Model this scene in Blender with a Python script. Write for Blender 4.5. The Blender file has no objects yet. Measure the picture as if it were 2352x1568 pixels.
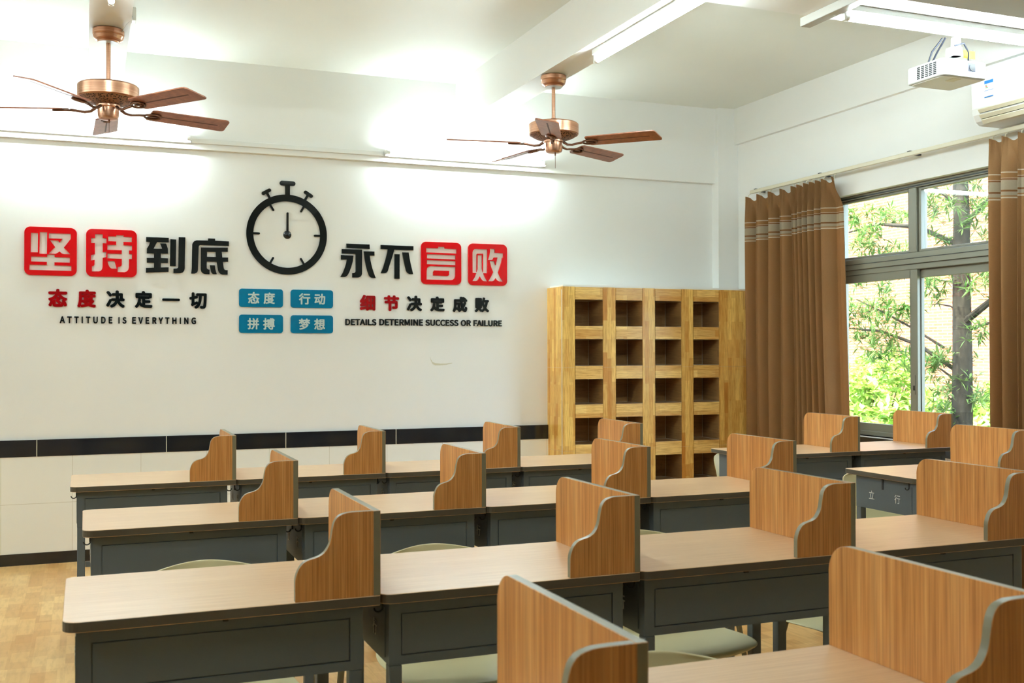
import bpy, bmesh, math, random, os
from mathutils import Vector, Matrix

S = bpy.context.scene
COL = S.collection
PI = math.pi

# ------------------------------------------------------------------ camera
F_PX, YAW, PITCH, ROLL, CAM_Z = 2446.71, 0.38157, 0.010255, -0.0019738, 1.28675
cd = bpy.data.cameras.new('camera')
cd.sensor_width = 36.0
cd.lens = F_PX * 36.0 / 2352.0
cd.clip_start = 0.05
cd.clip_end = 200
cd.dof.use_dof = True
cd.dof.focus_distance = 5.2
cd.dof.aperture_fstop = 9.0
cam = bpy.data.objects.new('camera', cd)
COL.objects.link(cam)
fw = Vector((math.sin(YAW) * math.cos(PITCH), math.cos(YAW) * math.cos(PITCH), math.sin(PITCH)))
rt = Vector((math.cos(YAW), -math.sin(YAW), 0))
up = rt.cross(fw)
cr, sr = math.cos(ROLL), math.sin(ROLL)
r2 = rt * cr + up * sr
u2 = up * cr - rt * sr
M = Matrix((r2, u2, -fw)).transposed().to_4x4()
M.translation = Vector((0, 0, CAM_Z))
cam.matrix_world = M
S.camera = cam

# ------------------------------------------------------------------ exposure and sky light
S.view_settings.view_transform = 'Standard'
S.view_settings.look = 'None'
S.view_settings.exposure = 0.88
S.view_settings.gamma = 1.0
S.view_settings.use_curve_mapping = False
try:
    S.cycles.use_denoising = True
    S.cycles.denoiser = 'OPENIMAGEDENOISE'
    S.cycles.max_bounces = 10
    S.cycles.diffuse_bounces = 6
    S.cycles.glossy_bounces = 4
    S.cycles.transmission_bounces = 6
    S.cycles.transparent_max_bounces = 12
    S.cycles.caustics_reflective = False
    S.cycles.caustics_refractive = False
    S.cycles.sample_clamp_indirect = 8.0
except Exception:
    pass

wd = bpy.data.worlds.new('sky')
S.world = wd
wd.use_nodes = True
wn = wd.node_tree.nodes
wn.clear()
wo = wn.new('ShaderNodeOutputWorld')
wb = wn.new('ShaderNodeBackground')
ws = wn.new('ShaderNodeTexSky')
ws.sky_type = 'NISHITA'
ws.sun_disc = False
ws.sun_elevation = math.radians(55)
ws.sun_rotation = math.radians(250)
ws.dust_density = 4.0
ws.air_density = 1.0
wb.inputs['Strength'].default_value = 2.8
wd.node_tree.links.new(ws.outputs[0], wb.inputs[0])
wd.node_tree.links.new(wb.outputs[0], wo.inputs[0])

sd = bpy.data.lights.new('sun', 'SUN')
sd.energy = 3.4
sd.angle = math.radians(12)
sd.color = (1.0, 0.97, 0.93)
sun = bpy.data.objects.new('sun', sd)
COL.objects.link(sun)
sun.rotation_euler = Vector((0.62, 0.25, -0.75)).to_track_quat('-Z', 'Y').to_euler()
sun.location = (2, 2, 12)

TUBE_STRENGTH = 75.0

# ------------------------------------------------------------------ materials
def mat(name, color, rough=0.5, metal=0.0, spec=0.5, coat=0.0, emit=None, estr=0.0):
    m = bpy.data.materials.new(name)
    m.use_nodes = True
    b = m.node_tree.nodes['Principled BSDF']
    b.inputs['Base Color'].default_value = (*color, 1)
    b.inputs['Roughness'].default_value = rough
    b.inputs['Metallic'].default_value = metal
    b.inputs['Specular IOR Level'].default_value = spec
    b.inputs['Coat Weight'].default_value = coat
    if emit:
        b.inputs['Emission Color'].default_value = (*emit, 1)
        b.inputs['Emission Strength'].default_value = estr
    return m

def lin(r, g, b):
    f = lambda c: (c / 255 / 12.92) if c / 255 <= 0.04045 else ((c / 255 + 0.055) / 1.055) ** 2.4
    return (f(r), f(g), f(b))

class NB:
    """node helper on one material"""
    def __init__(s, m):
        s.m = m; s.t = m.node_tree; s.n = s.t.nodes; s.b = s.n['Principled BSDF']
    def new(s, t, **k):
        x = s.n.new(t)
        for a, v in k.items(): setattr(x, a, v)
        return x
    def link(s, a, b): s.t.links.new(a, b)
    def coord(s, scale=(1, 1, 1), out='Object'):
        c = s.new('ShaderNodeTexCoord'); p = s.new('ShaderNodeMapping')
        p.inputs['Scale'].default_value = scale
        s.link(c.outputs[out], p.inputs[0]); return p.outputs[0]
    def noise(s, vec, scale=1, detail=3, rough=0.55):
        x = s.new('ShaderNodeTexNoise')
        x.inputs['Scale'].default_value = scale; x.inputs['Detail'].default_value = detail
        x.inputs['Roughness'].default_value = rough
        s.link(vec, x.inputs['Vector']); return x.outputs['Fac']
    def ramp(s, fac, stops):
        r = s.new('ShaderNodeValToRGB'); e = r.color_ramp.elements
        while len(e) < len(stops): e.new(0.5)
        for i, (p, c) in enumerate(stops):
            e[i].position = p; e[i].color = (*c, 1)
        s.link(fac, r.inputs[0]); return r.outputs[0]
    def mix(s, a, b, fac, mode='MIX'):
        x = s.new('ShaderNodeMix', data_type='RGBA', blend_type=mode)
        if isinstance(fac, (int, float)): x.inputs[0].default_value = fac
        else: s.link(fac, x.inputs[0])
        for v, i in ((a, 6), (b, 7)):
            if isinstance(v, tuple): x.inputs[i].default_value = (*v, 1)
            else: s.link(v, x.inputs[i])
        return x.outputs[2]
    def bump(s, h, strength=0.1, dist=0.002):
        x = s.new('ShaderNodeBump'); x.inputs['Strength'].default_value = strength
        x.inputs['Distance'].default_value = dist
        s.link(h, x.inputs['Height']); s.link(x.outputs[0], s.b.inputs['Normal'])
    def color(s, c): s.link(c, s.b.inputs['Base Color'])

def swizzle(nb, order):
    """object coordinates rearranged: order is three strings like 'x','x+y','z','0'"""
    c = nb.new('ShaderNodeTexCoord'); sp = nb.new('ShaderNodeSeparateXYZ'); cb = nb.new('ShaderNodeCombineXYZ')
    nb.link(c.outputs['Object'], sp.inputs[0])
    for i, o in enumerate(order):
        if o == '0': continue
        p = o.split('+')
        src = sp.outputs['xyz'.index(p[0])]
        if len(p) == 2:
            a = nb.new('ShaderNodeMath', operation='ADD')
            nb.link(src, a.inputs[0]); nb.link(sp.outputs['xyz'.index(p[1])], a.inputs[1]); src = a.outputs[0]
        nb.link(src, cb.inputs[i])
    return cb.outputs[0]

def brick(nb, vec, bw, rh, mortar, c1, c2, cm, offset=0.5, freq=2, squash=1.0, bias=0.0, smooth=0.1):
    x = nb.new('ShaderNodeTexBrick', offset=offset, offset_frequency=freq, squash=squash)
    x.inputs['Color1'].default_value = (*c1, 1); x.inputs['Color2'].default_value = (*c2, 1)
    x.inputs['Mortar'].default_value = (*cm, 1); x.inputs['Scale'].default_value = 1.0
    x.inputs['Mortar Size'].default_value = mortar; x.inputs['Mortar Smooth'].default_value = smooth
    x.inputs['Bias'].default_value = bias; x.inputs['Brick Width'].default_value = bw
    x.inputs['Row Height'].default_value = rh
    nb.link(vec, x.inputs['Vector']); return x

MT = {}
def paint(name, c, r=0.55):
    m = mat(name, c, r, spec=0.35); nb = NB(m)
    v = nb.coord()
    big = nb.noise(v, 1.6, 4, 0.6)
    nb.color(nb.mix(c, tuple(k * 0.94 for k in c), big))
    nb.bump(nb.noise(v, 60, 3), 0.06, 0.002)
    return m
MT['wall'] = paint('white_wall_paint', (0.86, 0.865, 0.84), 0.5)
MT['ceiling'] = paint('ceiling_paint', (0.80, 0.825, 0.775), 0.6)

m = mat('wainscot_tile', lin(226, 224, 214), 0.16, spec=0.5); nb = NB(m)
br = brick(nb, swizzle(nb, ('x+y', 'z', '0')), 0.4, 0.3, 0.0016, lin(242, 242, 235), lin(238, 238, 231), lin(214, 210, 196), offset=0.0)
nb.color(br.outputs['Color']); MT['tile_white'] = m
m = mat('black_tile', (0.010, 0.011, 0.014), 0.10, spec=0.6); nb = NB(m)
br = brick(nb, swizzle(nb, ('x+y', 'z', '0')), 0.755, 2.0, 0.003, (0.010, 0.011, 0.014), (0.014, 0.015, 0.02), lin(190, 186, 170), offset=0.0)
nb.color(br.outputs['Color']); MT['tile_black'] = m
MT['skirting'] = mat('black_skirting_tile', (0.010, 0.011, 0.014), 0.12, spec=0.6)

m = mat('parquet_floor', lin(222, 186, 124), 0.3, spec=0.4); nb = NB(m)
br = brick(nb, swizzle(nb, ('y', 'x', '0')), 0.155, 0.072, 0.0008, lin(238, 196, 130), lin(196, 140, 76), lin(206, 164, 104), offset=0.37)
br2 = brick(nb, swizzle(nb, ('y', 'x', '0')), 0.30, 0.10, 0.0, lin(244, 208, 146), lin(204, 150, 86), lin(206, 164, 104), offset=0.3)
g = nb.noise(nb.coord((55, 9, 1)), 1.0, 5)
c = nb.mix(br.outputs['Color'], br2.outputs['Color'], 0.45)
c = nb.mix(c, lin(176, 128, 70), nb.ramp(g, [(0.45, (0, 0, 0)), (0.75, (0.45, 0.45, 0.45))]))
nb.color(c); MT['floor'] = m

# light pink-beige laminate of the desk tops
m = mat('desk_laminate', lin(214, 184, 150), 0.30, spec=0.65); nb = NB(m)
g = nb.noise(nb.coord((5, 190, 40)), 1.0, 4, 0.6)
g2 = nb.noise(nb.coord((1.5, 30, 10)), 1.0, 3, 0.5)
c = nb.ramp(g, [(0.3, lin(204, 164, 122)), (0.55, lin(222, 186, 146)), (0.8, lin(232, 202, 164))])
nb.color(nb.mix(c, lin(208, 170, 130), nb.ramp(g2, [(0.4, (0, 0, 0)), (0.8, (0.6, 0.6, 0.6))]))); MT['laminate'] = m

def streak(name, dark, mid, lite, rough=0.36):
    m = mat(name, mid, rough, spec=0.4); nb = NB(m)
    g = nb.noise(nb.coord((260, 260, 5)), 1.0, 3, 0.6)
    g2 = nb.noise(nb.coord((42, 42, 1.2)), 1.0, 3, 0.6)
    c = nb.ramp(g, [(0.3, dark), (0.52, mid), (0.75, lite)])
    c2 = nb.ramp(g2, [(0.3, dark), (0.5, mid), (0.72, lite)])
    nb.color(nb.mix(c, c2, 0.42)); return m
MT['divider'] = streak('divider_wood', lin(140, 89, 43), lin(202, 140, 78), lin(228, 177, 113))
MT['edge'] = mat('grey_edge_band', lin(124, 120, 98), 0.35, spec=0.5)
MT['edge_dark'] = mat('dark_edge_band', lin(82, 76, 64), 0.45, spec=0.4)
MT['steel'] = mat('slate_powder_steel', lin(92, 102, 108), 0.42, spec=0.45)
MT['steel_dark'] = mat('dark_steel', lin(44, 47, 49), 0.5, spec=0.4)
MT['white_ink'] = mat('white_lettering', lin(225, 228, 225), 0.6)
MT['chair'] = mat('olive_beige_plastic', lin(226, 217, 174), 0.38, spec=0.45)
MT['chair_leg'] = mat('chair_leg_grey', lin(120, 116, 92), 0.45)
MT['copper'] = mat('brushed_copper', lin(206, 160, 132), 0.3, metal=1.0)
nb = NB(MT['copper'])
g = nb.noise(nb.coord((3, 3, 400)), 1.0, 2)
nb.color(nb.ramp(g, [(0.3, lin(180, 130, 104)), (0.7, lin(214, 168, 138))]))
MT['copper_dark'] = mat('dark_bronze', lin(120, 84, 66), 0.4, metal=0.9)
m = mat('fan_vent', lin(120, 90, 74), 0.45, metal=0.7); nb = NB(m)
vo = nb.new('ShaderNodeTexVoronoi'); vo.inputs['Scale'].default_value = 95
nb.link(nb.coord(), vo.inputs['Vector'])
nb.color(nb.ramp(vo.outputs['Distance'], [(0.25, (0.01, 0.01, 0.012)), (0.5, lin(150, 110, 88))])); MT['fan_vent'] = m
m = mat('fan_blade_wood', lin(132, 74, 50), 0.32, spec=0.5); nb = NB(m)
g = nb.noise(nb.coord((40, 40, 40)), 1.0, 3)
nb.color(nb.ramp(g, [(0.3, lin(132, 78, 56)), (0.7, lin(162, 102, 74))])); MT['blade'] = m
MT['blade_groove'] = mat('blade_groove', lin(84, 44, 30), 0.5)
MT['white_plastic'] = mat('white_plastic', lin(232, 233, 230), 0.3, spec=0.5)
MT['grey_plastic'] = mat('grey_white_plastic', lin(196, 196, 192), 0.4)
MT['trunk'] = mat('grey_trunking', lin(168, 164, 154), 0.5)  # one even grey for the duct under the cross beam
MT['cream_plastic'] = mat('cream_plastic', lin(216, 210, 186), 0.35)
MT['dark'] = mat('black_plastic', (0.012, 0.012, 0.014), 0.45)
MT['cable'] = mat('black_cable', (0.012, 0.014, 0.03), 0.5)
MT['yellow'] = mat('yellow_tag', lin(245, 214, 20), 0.5)
MT['tube'] = mat('lit_tube', (0.9, 0.9, 0.9), 0.4, emit=(0.80, 0.965, 1.0), estr=TUBE_STRENGTH)
MT['red'] = mat('red_acrylic', lin(206, 6, 18), 0.07, spec=0.5)
MT['red_dark'] = mat('dark_red_acrylic', lin(150, 6, 14), 0.08, spec=0.5)
MT['black_gloss'] = mat('black_acrylic', (0.006, 0.009, 0.010), 0.04, spec=0.4)
MT['blue'] = mat('teal_blue_acrylic', lin(0, 112, 152), 0.2, spec=0.3)
MT['pale'] = mat('pale_lettering', lin(190, 208, 205), 0.4)
MT['grout'] = mat('white_grout', lin(214, 208, 190), 0.7)
MT['plaster'] = MT['wall']

def planks(name, order, c1, c2, dk, bw=0.23, rh=0.034, rough=0.22):
    m = mat(name, c1, rough, spec=0.5); nb = NB(m)
    v = swizzle(nb, order)
    b1 = brick(nb, v, bw, rh, 0.0, c1, c2, c2, offset=0.41)
    b2 = brick(nb, v, bw * 2.7, rh, 0.0, c1, dk, dk, offset=0.27, bias=-0.25)
    mp = nb.new('ShaderNodeMapping'); mp.inputs['Scale'].default_value = (9, 120, 1); nb.link(v, mp.inputs[0])
    g = nb.noise(mp.outputs[0], 1.0, 4, 0.65)
    c = nb.mix(b1.outputs['Color'], b2.outputs['Color'], 0.5)
    nb.color(nb.mix(c, dk, nb.ramp(g, [(0.42, (0, 0, 0)), (0.78, (0.75, 0.75, 0.75))])))
    return m
ca, cb_, cc = lin(255, 216, 122), lin(196, 120, 40), lin(168, 98, 28)
MT['plank_v'] = planks('oak_tile_upright', ('z', 'x+y', '0'), ca, cb_, cc)
MT['plank_h'] = planks('oak_tile_level', ('x+y', 'z', '0'), lin(255, 220, 136), lin(226, 168, 82), cc, 0.3, 0.05)
MT['niche'] = planks('walnut_tile', ('x+y', 'z', '0'), lin(172, 134, 86), lin(146, 108, 66), lin(104, 72, 40), 0.2, 0.05, 0.28)

# curtain: brown cloth with a woven band near the top (by height above the floor)
m = mat('brown_curtain_cloth', lin(164, 120, 74), 0.75, spec=0.2); nb = NB(m)
co = nb.new('ShaderNodeTexCoord'); sp = nb.new('ShaderNodeSeparateXYZ'); nb.link(co.outputs['Object'], sp.inputs[0])
mr = nb.new('ShaderNodeMapRange'); mr.inputs[1].default_value = 2.0; mr.inputs[2].default_value = 2.4
nb.link(sp.outputs[2], mr.inputs[0])
br_, lt, cr_, md = lin(170, 126, 80), lin(222, 208, 184), lin(188, 172, 146), lin(140, 96, 56)
st = [(2.0, br_), (2.112, lt), (2.119, br_), (2.128, cr_), (2.148, md), (2.157, cr_), (2.212, md), (2.219, lt), (2.223, br_), (2.249, lt), (2.256, lin(162, 122, 80))]
c = nb.ramp(mr.outputs[0], [((z - 2.0) / 0.4, k) for z, k in st])
nb.n[-1].color_ramp.interpolation = 'CONSTANT'
wv = nb.noise(nb.coord((900, 900, 500)), 1.0, 2)
nb.color(nb.mix(c, (0.03, 0.016, 0.006), nb.ramp(wv, [(0.45, (0, 0, 0)), (0.8, (0.55, 0.55, 0.55))])))
nb.bump(nb.noise(nb.coord((150, 150, 90)), 1.0, 3), 0.25, 0.003)
MT['curtain'] = m
tl = nb.new('ShaderNodeBsdfTranslucent'); nb.link(c, tl.inputs[0])
mx = nb.new('ShaderNodeMixShader'); mx.inputs[0].default_value = 0.38
nb.link(nb.b.outputs[0], mx.inputs[1]); nb.link(tl.outputs[0], mx.inputs[2]); nb.link(mx.outputs[0], nb.n['Material Output'].inputs[0])

MT['alu'] = mat('grey_green_aluminium', lin(128, 127, 112), 0.4, metal=0.1)
MT['alu_dark'] = mat('dark_gasket', lin(40, 46, 44), 0.5)

# thin window glass: clear with a mirror component at grazing angles
m = bpy.data.materials.new('window_glass'); m.use_nodes = True
t = m.node_tree; t.nodes.clear()
o_ = t.nodes.new('ShaderNodeOutputMaterial'); mx = t.nodes.new('ShaderNodeMixShader')
lw = t.nodes.new('ShaderNodeLayerWeight'); lw.inputs[0].default_value = 0.5
pw = t.nodes.new('ShaderNodeMath'); pw.operation = 'POWER'; pw.inputs[1].default_value = 5.0
fr = t.nodes.new('ShaderNodeMath'); fr.operation = 'MULTIPLY_ADD'; fr.inputs[1].default_value = 0.95; fr.inputs[2].default_value = 0.045
t.links.new(lw.outputs['Facing'], pw.inputs[0]); t.links.new(pw.outputs[0], fr.inputs[0])
tr = t.nodes.new('ShaderNodeBsdfTransparent'); tr.inputs[0].default_value = (0.95, 0.98, 0.965, 1)
gl = t.nodes.new('ShaderNodeBsdfGlossy'); gl.inputs['Roughness'].default_value = 0.01
t.links.new(fr.outputs[0], mx.inputs[0]); t.links.new(tr.outputs[0], mx.inputs[1])
t.links.new(gl.outputs[0], mx.inputs[2]); t.links.new(mx.outputs[0], o_.inputs[0])
MT['glass'] = m

m = mat('facade_brick', lin(216, 140, 104), 0.8, spec=0.2); nb = NB(m)
br = brick(nb, swizzle(nb, ('y', 'z', '0')), 0.26, 0.062, 0.009, lin(112, 68, 49), lin(100, 55, 38), lin(116, 93, 80), offset=0.5, smooth=0.3)
nb.color(br.outputs['Color']); MT['brick'] = m
m = mat('tree_bark', lin(92, 84, 66), 0.9, spec=0.2); nb = NB(m)
nb.color(nb.ramp(nb.noise(nb.coord((14, 14, 5)), 3.0, 5), [(0.3, lin(22, 21, 16)), (0.7, lin(50, 47, 38))])); MT['bark'] = m
def leafmat(name, a, b, k=0.35):
    m = mat(name, a, 0.5, spec=0.3); nb = NB(m)
    c = nb.ramp(nb.noise(nb.coord(), 5.0, 2), [(0.35, a), (0.65, b)]); nb.color(c)
    tl = nb.new('ShaderNodeBsdfTranslucent'); nb.link(c, tl.inputs[0])
    mx = nb.new('ShaderNodeMixShader'); mx.inputs[0].default_value = k
    out = nb.n['Material Output']
    nb.link(nb.b.outputs[0], mx.inputs[1]); nb.link(tl.outputs[0], mx.inputs[2]); nb.link(mx.outputs[0], out.inputs[0])
    return m
MT['leaf'] = leafmat('needle_leaf', lin(58, 94, 36), lin(104, 134, 70))
MT['leaf2'] = leafmat('shrub_leaf', lin(98, 138, 46), lin(146, 172, 80))
MT['board'] = mat('green_chalkboard', lin(28, 52, 44), 0.5)
MT['soil'] = mat('garden_soil', lin(84, 90, 54), 0.9)

# ------------------------------------------------------------------ mesh builder
class MB:
    def __init__(s): s.v = []; s.f = []; s.mi = []; s.sm = []
    def add(s, vs, fs, mi=0, smooth=False):
        o = len(s.v); s.v += [tuple(p) for p in vs]
        for f in fs: s.f.append(tuple(i + o for i in f)); s.mi.append(mi); s.sm.append(smooth)
        return s
    def box(s, a, b, mi=0):
        (x0, y0, z0), (x1, y1, z1) = a, b
        v = [(x0, y0, z0), (x1, y0, z0), (x1, y1, z0), (x0, y1, z0), (x0, y0, z1), (x1, y0, z1), (x1, y1, z1), (x0, y1, z1)]
        return s.add(v, [(0, 3, 2, 1), (4, 5, 6, 7), (0, 1, 5, 4), (1, 2, 6, 5), (2, 3, 7, 6), (3, 0, 4, 7)], mi)
    def prism(s, poly, axis, lo, hi, mi=0, mi_side=None, smooth=False):
        """poly: 2-D outline (counter-clockwise seen from +axis) swept along axis 'x','y' or 'z'"""
        if mi_side is None: mi_side = mi
        n = len(poly)
        def P(p, t):
            if axis == 'z': return (p[0], p[1], t)
            if axis == 'x': return (t, p[0], p[1])
            return (p[0], t, p[1])
        v = [P(p, lo) for p in poly] + [P(p, hi) for p in poly]
        fl = axis == 'y'
        a = tuple(range(n)); b = tuple(range(n, 2 * n))
        caps = [a[::-1], b] if not fl else [a, b[::-1]]
        sides = []
        for i in range(n):
            j = (i + 1) % n
            q = (i, j, n + j, n + i)
            sides.append(q if not fl else q[::-1])
        s.add(v, caps, mi)
        return s.add(v, sides, mi_side, smooth)
    def tube(s, pts, r, n=10, mi=0, caps=True, smooth=True):
        pts = [Vector(p) for p in pts]
        rs = r if isinstance(r, (list, tuple)) else [r] * len(pts)
        rings = []; ref = None
        for i, p in enumerate(pts):
            d = (pts[min(i + 1, len(pts) - 1)] - pts[max(i - 1, 0)]).normalized()
            if ref is None: ref = Vector((0, 0, 1)) if abs(d.z) < 0.9 else Vector((1, 0, 0))
            a = d.cross(ref).normalized(); b = d.cross(a).normalized(); ref = -b if b.length else ref
            ref = a.cross(d).normalized()
            rings.append([p + (a * math.cos(2 * PI * k / n) + ref * math.sin(2 * PI * k / n)) * rs[i] for k in range(n)])
        v = [q for ring in rings for q in ring]; f = []
        for i in range(len(pts) - 1):
            for k in range(n):
                f.append((i * n + k, i * n + (k + 1) % n, (i + 1) * n + (k + 1) % n, (i + 1) * n + k))
        s.add(v, f, mi, smooth)
        if caps: s.add(rings[0], [tuple(range(n))[::-1]], mi); s.add(rings[-1], [tuple(range(n))], mi)
        return s
    def lathe(s, prof, c=(0, 0, 0), n=32, mi=0, smooth=True):
        """prof: list of (radius, z) from top to bottom"""
        v = [(c[0] + r * math.cos(2 * PI * k / n), c[1] + r * math.sin(2 * PI * k / n), c[2] + z) for r, z in prof for k in range(n)]
        f = [(i * n + k, (i + 1) * n + k, (i + 1) * n + (k + 1) % n, i * n + (k + 1) % n) for i in range(len(prof) - 1) for k in range(n)]
        return s.add(v, f, mi, smooth)
    def build(s, name, mats, parent=None, bevel=0.0, seg=2, loc=None):
        me = bpy.data.meshes.new(name)
        me.from_pydata([Vector(p) for p in s.v], [], s.f)
        if not isinstance(mats, (list, tuple)): mats = [mats]
        for k in mats: me.materials.append(k)
        me.polygons.foreach_set('material_index', s.mi)
        me.polygons.foreach_set('use_smooth', s.sm)
        bm = bmesh.new(); bm.from_mesh(me)
        bmesh.ops.remove_doubles(bm, verts=bm.verts, dist=1e-6)
        bmesh.ops.recalc_face_normals(bm, faces=bm.faces)
        if bevel:
            ed = [e for e in bm.edges if len(e.link_faces) == 2 and e.calc_face_angle(0) > 0.6]
            bmesh.ops.bevel(bm, geom=ed, offset=bevel, segments=seg, profile=0.5, affect='EDGES', clamp_overlap=True)
        for e in bm.edges:
            if len(e.link_faces) == 2 and e.calc_face_angle(0) > 0.55: e.smooth = False
        bm.to_mesh(me); bm.free(); me.update()
        o = bpy.data.objects.new(name, me); COL.objects.link(o)
        if parent: o.parent = parent
        if loc: o.location = loc
        return o

def thing(name, label, cat, loc=(0, 0, 0), rz=0.0, group=None):
    o = bpy.data.objects.new(name, None); COL.objects.link(o)
    o.empty_display_size = 0.05
    o.location = loc; o.rotation_euler = (0, 0, rz)
    return tag(o, label, cat, group)
def tag(o, label, cat, group=None):
    o['label'] = label; o['category'] = cat
    if group: o['group'] = group
    return o
def struct(o, label=None):
    o['kind'] = 'structure'
    if label: o['label'] = label
    return o
def copy_tree(o, parent=None):
    c = o.copy(); COL.objects.link(c)
    if parent: c.parent = parent
    for ch in list(o.children): copy_tree(ch, c)
    return c
def rrect(x0, y0, x1, y1, r, n=6):
    rs = r if isinstance(r, (list, tuple)) else [r] * 4     # bl, br, tr, tl
    out = []
    for (cx, cy, q), k in zip(((x0, y0, 2), (x1, y0, 3), (x1, y1, 0), (x0, y1, 1)), rs):
        if k <= 0: out.append((cx, cy)); continue
        ox = cx + (k if cx == x0 else -k); oy = cy + (k if cy == y0 else -k)
        for i in range(n + 1):
            a = (q + i / n) * PI / 2
            out.append((ox + k * math.cos(a), oy + k * math.sin(a)))
    return out
# ------------------------------------------------------------------ room
XL, XR, YF, YB, ZC = -4.6, 4.735, -3.6, 7.139, 3.18
ZB = 2.881                      # underside of the ceiling beams
def slab(name, a, b, m, bevel=0):
    return struct(MB().box(a, b).build(name, m, bevel=bevel))

slab('floor', (XL - .2, YF - .2, -.12), (XR + .24, YB + .2, 0), MT['floor'])
slab('ceiling', (XL - .2, YF - .2, ZC), (XR + .24, YB + .2, ZC + .15), MT['ceiling'])
slab('wall_back', (XL - .2, YB, 0), (XR + .24, YB + .2, ZC), MT['wall'])
slab('wall_left', (XL - .2, YF, 0), (XL, YB, ZC), MT['wall'])
slab('wall_front', (XL - .2, YF - .2, 0), (XR + .24, YF, ZC), MT['wall'])
WY0, WY1, WZ0, WZ1 = 4.50, 5.965, 0.737, 2.335
mb = MB()
XO = XR + .165
mb.box((XR, YF, 0), (XO, WY0, ZC)); mb.box((XR, WY1, 0), (XO, YB, ZC))
mb.box((XR, WY0, 0), (XO, WY1, WZ0)); mb.box((XR, WY0, WZ1), (XO, WY1, ZC))
struct(mb.build('wall_right', MT['wall']))
# plaster ledges and the corner column
struct(MB().box((XL, YB - .042, 2.597), (4.555, YB, ZC)).build('wall_back_beam', MT['wall']))
struct(MB().box((XR - .035, YF, 2.90), (XR, 7.05, ZC)).build('wall_right_beam', MT['wall']))
struct(MB().box((4.555, 7.05, 0), (XR, YB, ZC)).build('corner_column', MT['wall']))
# ceiling beams
for nm, a, b in (('ceiling_beam', (.018, YF, ZB), (.205, YB - .042, ZC)), ('ceiling_beam', (2.425, YF, ZB), (2.605, YB - .042, ZC)),
                 ('ceiling_beam', (-2.40, YF, ZB), (-2.22, YB - .042, ZC)), ('ceiling_beam', (XL, 3.80, ZB - .0025), (XR, 4.15, ZC))):
    if b[0] - a[0] > 1:
        b = (b[0] - .035, b[1], b[2])
    struct(MB().box(a, b).build(nm, MT['wall']))
# tiled skirting of the back and window walls
def tiles(name, x0, x1, z0, z1, m, d, ox, oz):
    o = MB().box((x0 - ox, YB - d, z0 - oz), (x1 - ox, YB, z1 - oz)).build(name, m); o.location = (ox, 0, oz); return struct(o)
tiles('trim_1', XL, 3.143, .657, .759, MT['tile_black'], .016, .058, 0)
tiles('wainscot_back', XL, 3.143, .07, .657, MT['tile_white'], .012, -.141 - .4 * 4, .07)
tiles('baseboard_back', XL, 3.143, 0, .07, MT['skirting'], .016, .058, 0)
def tiles_r(name, z0, z1, m, d):
    return struct(MB().box((XR - d, YF, z0), (XR, 6.85, z1)).build(name, m))
tiles_r('trim_2', .657, .73, MT['tile_black'], .016)
tiles_r('wainscot_right', .07, .657, MT['tile_white'], .012)
tiles_r('baseboard_right', 0, .07, MT['skirting'], .016)

# ------------------------------------------------------------------ window
win = bpy.data.objects.new('window_1', None); COL.objects.link(win); struct(win)
XW = 4.79
fx0, fx1 = XW, XW + .09
mb = MB()
t = .028
mb.box((fx0, WY0, WZ0), (fx1, WY0 + t, WZ1)); mb.box((fx0, WY1 - t, WZ0), (fx1, WY1, WZ1))
mb.box((fx0, WY0 + t, WZ1 - t), (fx1, WY1 - t, WZ1)); mb.box((fx0, WY0 + t, WZ0), (fx1, WY1 - t, WZ0 + .03))
mb.box((fx0, WY0 + t, 1.835), (fx1, WY1 - t, 1.905)); mb.box((fx0 + .012, WY0 + t, 1.800), (fx1, WY1 - t, 1.835))
mb.box((fx0, 5.195, 1.905), (fx1, 5.262, WZ1 - t))
mb.build('window_frame', MT['alu'], win, bevel=.003, seg=1)
mb = MB()
mb.box((fx0 - .004, WY0 + t, 1.868), (fx0, WY1 - t, 1.871)); mb.box((fx0 - .002, WY0 + .02, WZ1 - .022), (fx0, WY1 - .02, WZ1 - .014))
mb.build('gasket', MT['alu_dark'], win)
def sash(y0, y1, z0, z1, x0, x1, wa, wc, w, wb=None):
    wb = wb or w
    mb = MB()
    mb.box((x0, y0, z0), (x1, y0 + wa, z1)); mb.box((x0, y1 - wc, z0), (x1, y1, z1))
    mb.box((x0, y0 + wa, z1 - w), (x1, y1 - wc, z1)); mb.box((x0, y0 + wa, z0), (x1, y1 - wc, z0 + wb))
    s = mb.build('sash', MT['alu'], win, bevel=.002, seg=1)
    xm = (x0 + x1) / 2
    MB().box((xm - .002, y0 + wa - .004, z0 + wb - .004), (xm + .002, y1 - wc + .004, z1 - w + .004)).build('pane', MT['glass'], s)
    return s
zt = WZ1 - t
sash(5.265, WY1 - t, 1.908, zt - .002, fx0 + .015, fx0 + .045, .014, .018, .014)
sash(WY0 + t, 5.192, 1.908, zt - .002, fx0 + .015, fx0 + .045, .018, .022, .014)
s1 = sash(5.205, WY1 - t, WZ0 + .03, 1.798, fx0 + .014, fx0 + .038, .062, .020, .05, .05)
s2 = sash(WY0 + t, 5.262, WZ0 + .03, 1.798, fx0 + .042, fx0 + .066, .03, .062, .05, .05)
mb = MB().box((fx0 + .010, 5.224, 1.02), (fx0 + .014, 5.240, 1.14), 0); mb.box((fx0 + .006, 5.228, 1.045), (fx0 + .010, 5.237, 1.075), 1)
mb.build('latch', [MT['alu'], MT['dark']], s1)
slab('window_sill', (XR - .004, WY0, WZ0 - .006), (XO + .06, WY1, WZ0), MT['tile_white'])

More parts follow.
